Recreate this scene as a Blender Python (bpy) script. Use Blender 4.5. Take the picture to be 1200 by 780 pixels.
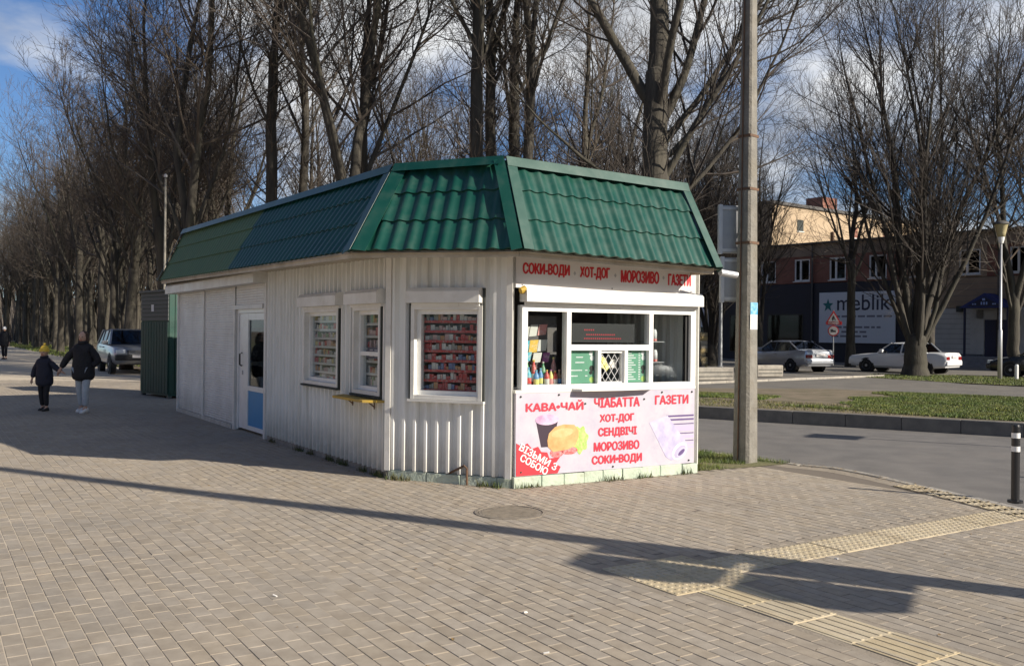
import bpy, bmesh, math, random
import numpy as np
from mathutils import Matrix, Vector, Euler

for o in list(bpy.data.objects): bpy.data.objects.remove(o)
SC = bpy.context.scene
COL = SC.collection
R = math.radians

# ------------------------------------------------------------------ camera
cd = bpy.data.cameras.new('camera'); cam = bpy.data.objects.new('camera', cd); COL.objects.link(cam)
cd.sensor_width = 36; cd.lens = 36 * 1080 / 1200
cd.clip_end = 3000; cd.clip_start = 0.05
cam.matrix_world = Matrix.Translation((0, 0, 1.70)) @ Euler((R(90), 0, 0)).to_matrix().to_4x4() @ Matrix.Rotation(R(0.6), 4, 'Z')
SC.camera = cam
SC.render.resolution_x = 1024; SC.render.resolution_y = 665

# ------------------------------------------------------------------ light
SUN_EL = 26.2
SUN = Vector((0.889 * math.cos(R(SUN_EL)), -0.459 * math.cos(R(SUN_EL)), math.sin(R(SUN_EL))))
sl = bpy.data.lights.new('sun', 'SUN'); sl.energy = 5.0; sl.angle = R(0.55); sl.color = (1.0, 0.91, 0.78)
so = bpy.data.objects.new('sun', sl); COL.objects.link(so)
so.rotation_euler = SUN.to_track_quat('Z', 'Y').to_euler(); so.location = (30, -20, 30)

W = bpy.data.worlds.new('World'); SC.world = W; W.use_nodes = True
nt = W.node_tree; nt.nodes.clear()
def N(t, typ, **kw):
    n = t.nodes.new(typ)
    for k, v in kw.items():
        if k.startswith('i_'):
            key = k[2:]; key = int(key) if key.isdigit() else key
            n.inputs[key].default_value = v
        else: setattr(n, k, v)
    return n
out = N(nt, 'ShaderNodeOutputWorld'); bg = N(nt, 'ShaderNodeBackground'); bg.inputs[1].default_value = 0.05
sky = N(nt, 'ShaderNodeTexSky', sky_type='NISHITA', sun_disc=False, sun_elevation=R(SUN_EL), sun_rotation=math.atan2(0.889, -0.459))
sky.air_density = 1.0; sky.dust_density = 0.1; sky.ozone_density = 3.0
tc = N(nt, 'ShaderNodeTexCoord')
sep = N(nt, 'ShaderNodeSeparateXYZ'); nt.links.new(tc.outputs['Generated'], sep.inputs[0])
mx = N(nt, 'ShaderNodeMath', operation='MAXIMUM', i_1=0.0); nt.links.new(sep.outputs[2], mx.inputs[0])
ad = N(nt, 'ShaderNodeMath', operation='ADD', i_1=0.22); nt.links.new(mx.outputs[0], ad.inputs[0])
dx = N(nt, 'ShaderNodeMath', operation='DIVIDE'); nt.links.new(sep.outputs[0], dx.inputs[0]); nt.links.new(ad.outputs[0], dx.inputs[1])
dy = N(nt, 'ShaderNodeMath', operation='DIVIDE'); nt.links.new(sep.outputs[1], dy.inputs[0]); nt.links.new(ad.outputs[0], dy.inputs[1])
cb = N(nt, 'ShaderNodeCombineXYZ'); nt.links.new(dx.outputs[0], cb.inputs[0]); nt.links.new(dy.outputs[0], cb.inputs[1])
mp = N(nt, 'ShaderNodeMapping'); mp.inputs['Location'].default_value = (7.4, 3.3, 2.0); nt.links.new(cb.outputs[0], mp.inputs[0])
no = N(nt, 'ShaderNodeTexNoise', i_Scale=1.25, i_Detail=7.0, i_Roughness=0.55); nt.links.new(mp.outputs[0], no.inputs['Vector'])
rp = N(nt, 'ShaderNodeValToRGB'); nt.links.new(no.outputs['Fac'], rp.inputs[0])
rp.color_ramp.elements[0].position = 0.455; rp.color_ramp.elements[1].position = 0.60
no2 = N(nt, 'ShaderNodeTexNoise', i_Scale=2.6, i_Detail=5.0); nt.links.new(mp.outputs[0], no2.inputs['Vector'])
rp2 = N(nt, 'ShaderNodeValToRGB'); nt.links.new(no2.outputs['Fac'], rp2.inputs[0])
rp2.color_ramp.elements[0].color = (4.8, 5.2, 6.0, 1); rp2.color_ramp.elements[0].position = 0.35
rp2.color_ramp.elements[1].color = (12.0, 12.2, 12.4, 1); rp2.color_ramp.elements[1].position = 0.62
mi = N(nt, 'ShaderNodeMix', data_type='RGBA')
nt.links.new(rp.outputs[0], mi.inputs['Factor']); tint = N(nt, 'ShaderNodeMix', data_type='RGBA', blend_type='MULTIPLY'); tint.inputs['Factor'].default_value = 1.0; tint.inputs['B'].default_value = (0.86, 1.06, 1.36, 1); nt.links.new(sky.outputs[0], tint.inputs['A']); nt.links.new(tint.outputs['Result'], mi.inputs['A']); nt.links.new(rp2.outputs[0], mi.inputs['B'])
nt.links.new(mi.outputs['Result'], bg.inputs[0]); nt.links.new(bg.outputs[0], out.inputs[0])

SC.view_settings.view_transform = 'Standard'; SC.view_settings.look = 'None'
SC.view_settings.exposure = 0.62; SC.view_settings.gamma = 1.0; SC.view_settings.use_curve_mapping = False

# ------------------------------------------------------------------ materials
def srgb(r, g, b):
    def f(c):
        c /= 255.0
        return c / 12.92 if c <= 0.04045 else ((c + 0.055) / 1.055) ** 2.4
    return (f(r), f(g), f(b), 1)
def c4(c): return tuple(c) if len(c) == 4 else (*c, 1)
MATS = {}
def mat(name, col, rough=0.7, metal=0.0, col2=None, scale=6.0, detail=4.0, lo=0.35, hi=0.65, bump=0.0, bscale=None, coords='Object', stain=None, sscale=1.0, sfac=0.5, island=0.0, stretch=None, spec=0.5, coat=0.0, mud=0.0):
    """Principled with a noise mix of two colours, an optional large stain noise, bump and random tint per piece."""
    m = bpy.data.materials.new(name); m.use_nodes = True; t = m.node_tree; t.nodes.clear(); L = t.links
    o = N(t, 'ShaderNodeOutputMaterial'); p = N(t, 'ShaderNodeBsdfPrincipled'); L.new(p.outputs[0], o.inputs[0])
    p.inputs['Roughness'].default_value = rough; p.inputs['Metallic'].default_value = metal
    p.inputs['Specular IOR Level'].default_value = spec; p.inputs['Coat Weight'].default_value = coat; p.inputs['Coat Roughness'].default_value = 0.06
    if coords == 'World':
        g = N(t, 'ShaderNodeNewGeometry'); vec = g.outputs['Position']
    else:
        g = N(t, 'ShaderNodeTexCoord'); vec = g.outputs['Object']
    if stretch:
        mpp = N(t, 'ShaderNodeMapping'); mpp.inputs['Scale'].default_value = stretch; L.new(vec, mpp.inputs[0]); vec = mpp.outputs[0]
    cur = None
    if col2 is not None:
        n = N(t, 'ShaderNodeTexNoise', i_Scale=scale, i_Detail=detail, i_Roughness=0.6); L.new(vec, n.inputs['Vector'])
        r = N(t, 'ShaderNodeValToRGB'); L.new(n.outputs['Fac'], r.inputs[0])
        r.color_ramp.elements[0].position = lo; r.color_ramp.elements[1].position = hi
        r.color_ramp.elements[0].color = c4(col); r.color_ramp.elements[1].color = c4(col2); cur = r.outputs[0]
        rr = N(t, 'ShaderNodeMapRange', i_3=max(0.05, rough - 0.1), i_4=min(1, rough + 0.12)); L.new(n.outputs['Fac'], rr.inputs[0]); L.new(rr.outputs[0], p.inputs['Roughness'])
    if stain is not None:
        n2 = N(t, 'ShaderNodeTexNoise', i_Scale=sscale, i_Detail=5.0, i_Roughness=0.65); L.new(vec, n2.inputs['Vector'])
        r2 = N(t, 'ShaderNodeMapRange', i_1=0.48, i_2=0.72, i_3=0.0, i_4=sfac); L.new(n2.outputs['Fac'], r2.inputs[0])
        mm = N(t, 'ShaderNodeMix', data_type='RGBA'); L.new(r2.outputs[0], mm.inputs['Factor'])
        if cur: L.new(cur, mm.inputs['A'])
        else: mm.inputs['A'].default_value = c4(col)
        mm.inputs['B'].default_value = c4(stain); cur = mm.outputs['Result']
    if mud > 0:      # splashed dirt along the foot of a wall and rusty runs
        gm = N(t, 'ShaderNodeNewGeometry'); sz_ = N(t, 'ShaderNodeSeparateXYZ'); L.new(gm.outputs['Position'], sz_.inputs[0])
        nm_ = N(t, 'ShaderNodeTexNoise', i_Scale=7.0, i_Detail=6.0, i_Roughness=0.7); L.new(gm.outputs['Position'], nm_.inputs['Vector'])
        h_ = N(t, 'ShaderNodeMapRange', i_1=0.05, i_2=0.55, i_3=1.0, i_4=0.0); L.new(sz_.outputs[2], h_.inputs[0])
        pr_ = N(t, 'ShaderNodeMath', operation='MULTIPLY'); L.new(h_.outputs[0], pr_.inputs[0]); L.new(nm_.outputs['Fac'], pr_.inputs[1])
        mp_ = N(t, 'ShaderNodeMapping'); mp_.inputs['Scale'].default_value = (16, 16, 0.5); L.new(gm.outputs['Position'], mp_.inputs[0])
        ns_ = N(t, 'ShaderNodeTexNoise', i_Scale=1.0, i_Detail=3.0); L.new(mp_.outputs[0], ns_.inputs['Vector'])
        st_ = N(t, 'ShaderNodeMapRange', i_1=0.60, i_2=0.78, i_3=0.0, i_4=0.45); L.new(ns_.outputs['Fac'], st_.inputs[0])
        ma_ = N(t, 'ShaderNodeMath', operation='MULTIPLY_ADD', i_1=1.5); L.new(pr_.outputs[0], ma_.inputs[0]); L.new(st_.outputs[0], ma_.inputs[2])
        mk_ = N(t, 'ShaderNodeMath', operation='MULTIPLY', i_1=mud, use_clamp=True); L.new(ma_.outputs[0], mk_.inputs[0])
        mm_ = N(t, 'ShaderNodeMix', data_type='RGBA'); L.new(mk_.outputs[0], mm_.inputs['Factor']); mm_.inputs['B'].default_value = (0.20, 0.165, 0.11, 1)
        if cur: L.new(cur, mm_.inputs['A'])
        else: mm_.inputs['A'].default_value = c4(col)
        cur = mm_.outputs['Result']
    if island > 0:
        gi = N(t, 'ShaderNodeNewGeometry'); oi = N(t, 'ShaderNodeObjectInfo')
        a = N(t, 'ShaderNodeMath', operation='ADD'); L.new(gi.outputs['Random Per Island'], a.inputs[0]); L.new(oi.outputs['Random'], a.inputs[1])
        fr = N(t, 'ShaderNodeMath', operation='FRACT'); L.new(a.outputs[0], fr.inputs[0])
        mr = N(t, 'ShaderNodeMapRange', i_3=1 - island, i_4=1 + island); L.new(fr.outputs[0], mr.inputs[0])
        hs = N(t, 'ShaderNodeHueSaturation'); L.new(mr.outputs[0], hs.inputs['Value'])
        fr2 = N(t, 'ShaderNodeMath', operation='MULTIPLY_ADD', i_1=7.31, i_2=0.13); L.new(a.outputs[0], fr2.inputs[0])
        fr3 = N(t, 'ShaderNodeMath', operation='FRACT'); L.new(fr2.outputs[0], fr3.inputs[0])
        mr2 = N(t, 'ShaderNodeMapRange', i_3=1 - island * 1.6, i_4=1 + island * 1.6); L.new(fr3.outputs[0], mr2.inputs[0]); L.new(mr2.outputs[0], hs.inputs['Saturation'])
        if cur: L.new(cur, hs.inputs['Color'])
        else: hs.inputs['Color'].default_value = c4(col)
        cur = hs.outputs[0]
    if cur: L.new(cur, p.inputs['Base Color'])
    else: p.inputs['Base Color'].default_value = c4(col)
    if bump > 0:
        nb = N(t, 'ShaderNodeTexNoise', i_Scale=bscale or scale * 4, i_Detail=6.0); L.new(vec, nb.inputs['Vector'])
        b = N(t, 'ShaderNodeBump', i_Strength=bump, i_Distance=0.02); L.new(nb.outputs['Fac'], b.inputs['Height']); L.new(b.outputs[0], p.inputs['Normal'])
    MATS[name] = m; return m
def glass(name, tint=(0.8, 0.85, 0.85), refl=0.07, ior=0.45):
    m = bpy.data.materials.new(name); m.use_nodes = True; t = m.node_tree; t.nodes.clear(); L = t.links
    o = N(t, 'ShaderNodeOutputMaterial'); mxs = N(t, 'ShaderNodeMixShader'); tr = N(t, 'ShaderNodeBsdfTransparent'); gl = N(t, 'ShaderNodeBsdfGlossy')
    tr.inputs[0].default_value = c4(tint); gl.inputs['Roughness'].default_value = 0.03; gl.inputs[0].default_value = (0.9, 0.95, 1, 1)
    lw = N(t, 'ShaderNodeLayerWeight', i_Blend=0.5); fr = N(t, 'ShaderNodeMath', operation='POWER', i_1=3.5); L.new(lw.outputs['Facing'], fr.inputs[0]); a = N(t, 'ShaderNodeMath', operation='MULTIPLY_ADD', i_1=ior, i_2=refl); L.new(fr.outputs[0], a.inputs[0])
    L.new(a.outputs[0], mxs.inputs[0]); L.new(tr.outputs[0], mxs.inputs[1]); L.new(gl.outputs[0], mxs.inputs[2]); L.new(mxs.outputs[0], o.inputs[0])
    MATS[name] = m; return m
def emis(name, col, s):
    m = bpy.data.materials.new(name); m.use_nodes = True; p = m.node_tree.nodes['Principled BSDF']
    p.inputs['Base Color'].default_value = c4(col); p.inputs['Emission Color'].default_value = c4(col); p.inputs['Emission Strength'].default_value = s
    MATS[name] = m; return m

mat('paver', (0.295, 0.25, 0.195), 0.85, col2=(0.36, 0.31, 0.245), scale=9, coords='World', stain=(0.20, 0.18, 0.155), sscale=0.45, sfac=0.6, island=0.07, bump=0.25, bscale=160)
def joint_mat():
    m = bpy.data.materials.new('joint_sand'); m.use_nodes = True; t = m.node_tree; L = t.links; p = t.nodes['Principled BSDF']; p.inputs['Roughness'].default_value = 0.95
    g = N(t, 'ShaderNodeNewGeometry'); sp = N(t, 'ShaderNodeSeparateXYZ'); L.new(g.outputs['Position'], sp.inputs[0])
    n = N(t, 'ShaderNodeTexNoise', i_Scale=0.8, i_Detail=5.0); L.new(g.outputs['Position'], n.inputs['Vector'])
    a = N(t, 'ShaderNodeMath', operation='MULTIPLY_ADD', i_1=3.0); L.new(n.outputs['Fac'], a.inputs[0]); L.new(sp.outputs[0], a.inputs[2])
    r = N(t, 'ShaderNodeMapRange', i_1=-1.6, i_2=3.0); L.new(a.outputs[0], r.inputs[0])
    mx_ = N(t, 'ShaderNodeMix', data_type='RGBA'); mx_.inputs['A'].default_value = (0.50, 0.43, 0.33, 1); mx_.inputs['B'].default_value = (0.15, 0.125, 0.10, 1); L.new(r.outputs[0], mx_.inputs['Factor']); L.new(mx_.outputs['Result'], p.inputs['Base Color'])
    MATS['joint_sand'] = m
joint_mat()
mat('asphalt', (0.125, 0.118, 0.112), 0.85, col2=(0.165, 0.155, 0.145), scale=2.2, coords='World', stain=(0.20, 0.18, 0.16), sscale=0.35, sfac=0.5, bump=0.35, bscale=120)
mat('kerb_concrete', (0.36, 0.33, 0.28), 0.9, col2=(0.27, 0.25, 0.22), scale=5, coords='World', stain=(0.16, 0.14, 0.12), sscale=1.4, sfac=0.6, bump=0.3, bscale=60, island=0.08)
mat('shaded_kerb', (0.11, 0.105, 0.10), 0.9, col2=(0.16, 0.15, 0.14), scale=4, coords='World', bump=0.3, bscale=60, island=0.1)  # concrete kerb; the shade on its face is put into the colour
mat('soil', (0.16, 0.12, 0.085), 0.95, col2=(0.23, 0.18, 0.13), scale=3, coords='World', stain=(0.08, 0.09, 0.035), sscale=0.3, sfac=0.8, bump=0.6, bscale=30)
mat('verge_soil', (0.205, 0.16, 0.11), 0.95, col2=(0.11, 0.095, 0.055), scale=1.6, coords='World', bump=0.7, bscale=22)
mat('lawn_soil', (0.10, 0.115, 0.035), 0.95, col2=(0.17, 0.14, 0.075), scale=1.4, coords='World', bump=0.7, bscale=26)
mat('forest_floor', (0.13, 0.095, 0.06), 0.95, col2=(0.20, 0.15, 0.10), scale=1.5, coords='World', stain=(0.07, 0.085, 0.03), sscale=0.12, sfac=0.9, bump=0.5, bscale=18)
mat('lot_paving', (0.115, 0.107, 0.096), 0.9, col2=(0.16, 0.148, 0.13), scale=1.1, coords='World', stain=(0.19, 0.165, 0.135), sscale=0.25, sfac=0.5, bump=0.3, bscale=40)
mat('grass', (0.075, 0.125, 0.022), 0.75, col2=(0.16, 0.17, 0.05), scale=2.0, coords='World', island=0.25)
mat('dry_grass', (0.20, 0.17, 0.085), 0.85, col2=(0.10, 0.12, 0.03), scale=3.0, coords='World', island=0.25)
mat('weed', (0.05, 0.085, 0.018), 0.75, col2=(0.12, 0.11, 0.05), scale=5, coords='World', island=0.25)
mat('tactile', (0.43, 0.355, 0.235), 0.8, col2=(0.50, 0.425, 0.29), scale=7, coords='World', stain=(0.30, 0.24, 0.16), sscale=1.6, sfac=0.6, island=0.08, bump=0.2, bscale=100)
mat('bark', (0.036, 0.031, 0.025), 0.95, col2=(0.082, 0.073, 0.056), scale=5, detail=6, stretch=(1, 1, 0.22), stain=(0.06, 0.062, 0.034), sscale=0.8, sfac=0.5, bump=1.0, bscale=16)
mat('bark_dark', (0.030, 0.026, 0.022), 0.95, col2=(0.068, 0.060, 0.048), scale=5, detail=6, stretch=(1, 1, 0.22), stain=(0.06, 0.06, 0.036), sscale=0.8, sfac=0.45, bump=1.0, bscale=16)
mat('twig', (0.060, 0.048, 0.040), 0.9, col2=(0.104, 0.085, 0.068), scale=1.2, island=0.2)
mat('twig_dark', (0.038, 0.031, 0.027), 0.9, col2=(0.068, 0.056, 0.046), scale=1.2, island=0.2)
mat('white_wall', (0.82, 0.82, 0.79), 0.5, col2=(0.74, 0.74, 0.70), scale=1.6, stretch=(2.5, 2.5, 0.35), stain=(0.44, 0.43, 0.37), sscale=2.4, sfac=0.42, bump=0.06, bscale=8, mud=0.6)
mat('white_trim', (0.76, 0.75, 0.71), 0.45, col2=(0.68, 0.66, 0.61), scale=3, stain=(0.42, 0.40, 0.35), sscale=4.0, sfac=0.35)
mat('white_upvc', (0.80, 0.80, 0.78), 0.3, stain=(0.55, 0.53, 0.48), sscale=5, sfac=0.35)
mat('shutter_metal', (0.74, 0.73, 0.70), 0.4, col2=(0.66, 0.65, 0.62), scale=2.0, stain=(0.42, 0.40, 0.36), sscale=1.5, sfac=0.35, mud=0.6)
mat('seal_dark', (0.045, 0.05, 0.045), 0.9)
mat('roof_green', (0.003, 0.050, 0.035), 0.38, col2=(0.008, 0.064, 0.046), scale=2.5, stain=(0.06, 0.095, 0.075), sscale=5.0, sfac=0.35, spec=0.6)
mat('roof_green_skylit', (0.003, 0.05, 0.045), 0.4, col2=(0.004, 0.065, 0.056), scale=2.5, stain=(0.03, 0.08, 0.06), sscale=2.0, sfac=0.3, spec=0.6)  # same green paint; blue sky reflection on the shaded slope put into the colour
mat('roof_faded', (0.055, 0.125, 0.065), 0.75, col2=(0.075, 0.15, 0.08), scale=4, stain=(0.10, 0.12, 0.06), sscale=2.5, sfac=0.4)
mat('roof_felt', (0.10, 0.10, 0.10), 0.9, col2=(0.15, 0.145, 0.14), scale=3)
mat('soffit', (0.52, 0.47, 0.39), 0.7, col2=(0.40, 0.36, 0.29), scale=4, stain=(0.24, 0.19, 0.13), sscale=2.5, sfac=0.5)
mat('mint_concrete', (0.50, 0.56, 0.46), 0.85, col2=(0.40, 0.47, 0.38), scale=5, stain=(0.30, 0.29, 0.22), sscale=4, sfac=0.7, bump=0.4, bscale=30, island=0.08)
mat('banner', (0.49, 0.46, 0.51), 0.5, col2=(0.43, 0.40, 0.475), scale=4, stain=(0.34, 0.32, 0.43), sscale=7, sfac=0.55, bump=0.12, bscale=2.5)
mat('banner_red', (0.50, 0.02, 0.045), 0.5)
mat('banner_scarlet', (0.56, 0.025, 0.04), 0.5)
mat('sign_red', (0.50, 0.012, 0.02), 0.5, stain=(0.35, 0.05, 0.05), sscale=9, sfac=0.4)
mat('sign_white', (0.60, 0.57, 0.56), 0.5, stain=(0.55, 0.52, 0.48), sscale=3, sfac=0.35)
mat('grey_print', (0.35, 0.35, 0.36), 0.6)
mat('coffee', (0.035, 0.018, 0.035), 0.45); mat('lid_lilac', (0.42, 0.24, 0.40), 0.45, col2=(0.58, 0.44, 0.58), scale=9)
mat('bun', (0.52, 0.27, 0.10), 0.5, col2=(0.64, 0.40, 0.17), scale=8); mat('bun_light', (0.66, 0.45, 0.22), 0.5, col2=(0.58, 0.36, 0.15), scale=14)
mat('lettuce', (0.28, 0.45, 0.08), 0.5, col2=(0.46, 0.58, 0.20), scale=30); mat('tomato', (0.55, 0.06, 0.06), 0.5, col2=(0.62, 0.28, 0.28), scale=30)
mat('paper_lilac', (0.36, 0.33, 0.50), 0.6, col2=(0.50, 0.47, 0.60), scale=7); mat('paper_shadow', (0.40, 0.36, 0.52), 0.6); mat('print_violet', (0.10, 0.06, 0.18), 0.6); mat('print_lilac', (0.45, 0.38, 0.66), 0.6)
mat('pure_white', (0.70, 0.70, 0.70), 0.5)
glass('pane', (0.90, 0.92, 0.92), 0.012, 0.22); glass('pane_dark', (0.45, 0.48, 0.48), 0.02); glass('car_glass', (0.10, 0.11, 0.12), 0.08); glass('building_glass', (0.25, 0.28, 0.32), 0.02, 0.25)
mat('interior', (0.10, 0.095, 0.09), 0.9); mat('interior_back', (0.09, 0.09, 0.10), 0.9, col2=(0.16, 0.14, 0.13), scale=3)
mat('shelf_metal', (0.30, 0.30, 0.31), 0.5)
mat('door_blue', (0.010, 0.23, 0.52), 0.4, stain=(0.02, 0.18, 0.38), sscale=3, sfac=0.4)
mat('navy', (0.012, 0.022, 0.06), 0.4); mat('black_plastic', (0.012, 0.012, 0.013), 0.45); mat('black_paint', (0.014, 0.014, 0.016), 0.35, spec=0.6)
mat('yellow_shelf', (0.50, 0.33, 0.045), 0.6, col2=(0.40, 0.26, 0.05), scale=6, stain=(0.25, 0.18, 0.08), sscale=5, sfac=0.5)
mat('menu_green', (0.115, 0.31, 0.20), 0.5, col2=(0.15, 0.38, 0.25), scale=2.5)
emis('led_red', (0.35, 0.02, 0.03), 0.06)
mat('reflective_white', (0.80, 0.80, 0.78), 0.35)
mat('concrete', (0.225, 0.212, 0.185), 0.9, col2=(0.16, 0.15, 0.13), scale=7, detail=8, stain=(0.18, 0.155, 0.115), sscale=3.0, sfac=0.7, bump=0.6, bscale=35)
mat('rust', (0.09, 0.055, 0.035), 0.8, col2=(0.15, 0.08, 0.045), scale=12)
mat('grey_metal', (0.30, 0.31, 0.33), 0.4, metal=0.3, col2=(0.36, 0.37, 0.38), scale=3)
mat('light_metal', (0.52, 0.53, 0.54), 0.4, metal=0.4, col2=(0.45, 0.45, 0.46), scale=3)
mat('cabinet_green', (0.006, 0.042, 0.030), 0.65, col2=(0.008, 0.055, 0.04), scale=2, stain=(0.03, 0.05, 0.035), sscale=3, sfac=0.4)
mat('cabinet_grey', (0.045, 0.055, 0.054), 0.6, col2=(0.065, 0.075, 0.073), scale=3)
mat('brick_red', (0.20, 0.082, 0.058), 0.9, col2=(0.26, 0.12, 0.085), scale=1.2, bump=0.3, bscale=12)
mat('tile_beige', (0.34, 0.25, 0.17), 0.8, col2=(0.27, 0.20, 0.14), scale=1.0, bump=0.2)
mat('navy_wall', (0.010, 0.012, 0.022), 0.6, col2=(0.016, 0.018, 0.032), scale=1.0)
mat('white_tiles', (0.50, 0.49, 0.46), 0.6, col2=(0.43, 0.42, 0.40), scale=1.5)
mat('plinth_grey', (0.13, 0.13, 0.14), 0.9, col2=(0.17, 0.165, 0.16), scale=2)
mat('billboard', (0.62, 0.66, 0.72), 0.5); mat('logo_teal', (0.005, 0.16, 0.17), 0.5); mat('logo_ink', (0.02, 0.025, 0.06), 0.5); mat('logo_grey', (0.16, 0.17, 0.22), 0.5)
mat('blue_canopy', (0.012, 0.03, 0.16), 0.5); mat('blue_letters', (0.30, 0.42, 0.75), 0.5); mat('step_stone', (0.25, 0.25, 0.26), 0.8, col2=(0.20, 0.20, 0.21), scale=4)
mat('beige_plaster', (0.43, 0.325, 0.215), 0.85, col2=(0.385, 0.29, 0.19), scale=0.5, stain=(0.36, 0.26, 0.15), sscale=0.25, sfac=0.5)
mat('roof_trim', (0.09, 0.085, 0.08), 0.8)
mat('silver_paint', (0.46, 0.48, 0.52), 0.28, metal=0.55, coat=0.6); mat('white_paint', (0.74, 0.75, 0.76), 0.3, coat=0.6); mat('suv_paint', (0.36, 0.38, 0.41), 0.3, metal=0.55, coat=0.6); mat('dark_paint', (0.012, 0.013, 0.016), 0.25, coat=0.6)
mat('tyre', (0.016, 0.016, 0.016), 0.85); mat('rim', (0.42, 0.43, 0.45), 0.35, metal=0.7); mat('tail_red', (0.20, 0.012, 0.012), 0.25); mat('head_lamp', (0.62, 0.66, 0.70), 0.12)
mat('skin', (0.52, 0.32, 0.23), 0.55); mat('hair', (0.06, 0.035, 0.02), 0.7); mat('black_cloth', (0.010, 0.010, 0.013), 0.85, col2=(0.02, 0.02, 0.024), scale=9, bump=0.4, bscale=20); mat('navy_cloth', (0.012, 0.014, 0.028), 0.85, col2=(0.022, 0.024, 0.04), scale=9, bump=0.4, bscale=20)
mat('pale_jeans', (0.36, 0.40, 0.44), 0.85, col2=(0.46, 0.50, 0.53), scale=7, bump=0.3, bscale=25); mat('white_shoe', (0.72, 0.72, 0.71), 0.6); mat('black_shoe', (0.02, 0.02, 0.02), 0.6); mat('yellow_hat', (0.72, 0.47, 0.04), 0.8, col2=(0.80, 0.58, 0.10), scale=20); mat('eye', (0.02, 0.015, 0.012), 0.3); mat('lips', (0.40, 0.12, 0.10), 0.5); mat('scarf_pale', (0.6, 0.57, 0.52), 0.85); mat('white_cap', (0.78, 0.78, 0.78), 0.8)
mat('poster_blue', (0.05, 0.30, 0.52), 0.6, col2=(0.35, 0.55, 0.70), scale=14); mat('poster_white', (0.62, 0.63, 0.63), 0.6)
mat('graffiti_plaster', (0.66, 0.64, 0.58), 0.85, col2=(0.58, 0.56, 0.50), scale=2); mat('graffiti_ink', (0.06, 0.055, 0.06), 0.7); mat('stone_ochre', (0.42, 0.34, 0.20), 0.9, col2=(0.33, 0.27, 0.17), scale=4, island=0.2, bump=0.4)
mat('sign_border_red', (0.55, 0.03, 0.03), 0.4); mat('lamp_shade', (0.42, 0.36, 0.20), 0.5)
mat('manhole_iron', (0.25, 0.215, 0.17), 0.8, col2=(0.17, 0.145, 0.115), scale=12)
mat('litter_white', (0.72, 0.70, 0.66), 0.8)
BRIGHT = [(0.60, 0.06, 0.05), (0.72, 0.45, 0.06), (0.10, 0.28, 0.55), (0.62, 0.60, 0.55), (0.10, 0.35, 0.16), (0.70, 0.66, 0.20), (0.35, 0.10, 0.30), (0.10, 0.45, 0.55), (0.70, 0.30, 0.28), (0.28, 0.16, 0.08)]
for i, c in enumerate([(0.48, 0.05, 0.05), (0.62, 0.60, 0.57), (0.13, 0.18, 0.34), (0.52, 0.27, 0.12), (0.30, 0.29, 0.27), (0.55, 0.36, 0.34), (0.20, 0.34, 0.18), (0.60, 0.52, 0.22)]): mat('packet_%d' % i, c, 0.5, stain=(0.5, 0.48, 0.45), sscale=38, sfac=0.8)
for i, c in enumerate(BRIGHT): mat('goods_%d' % i, c, 0.45, stain=(0.7, 0.68, 0.62), sscale=26, sfac=0.7)

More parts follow.
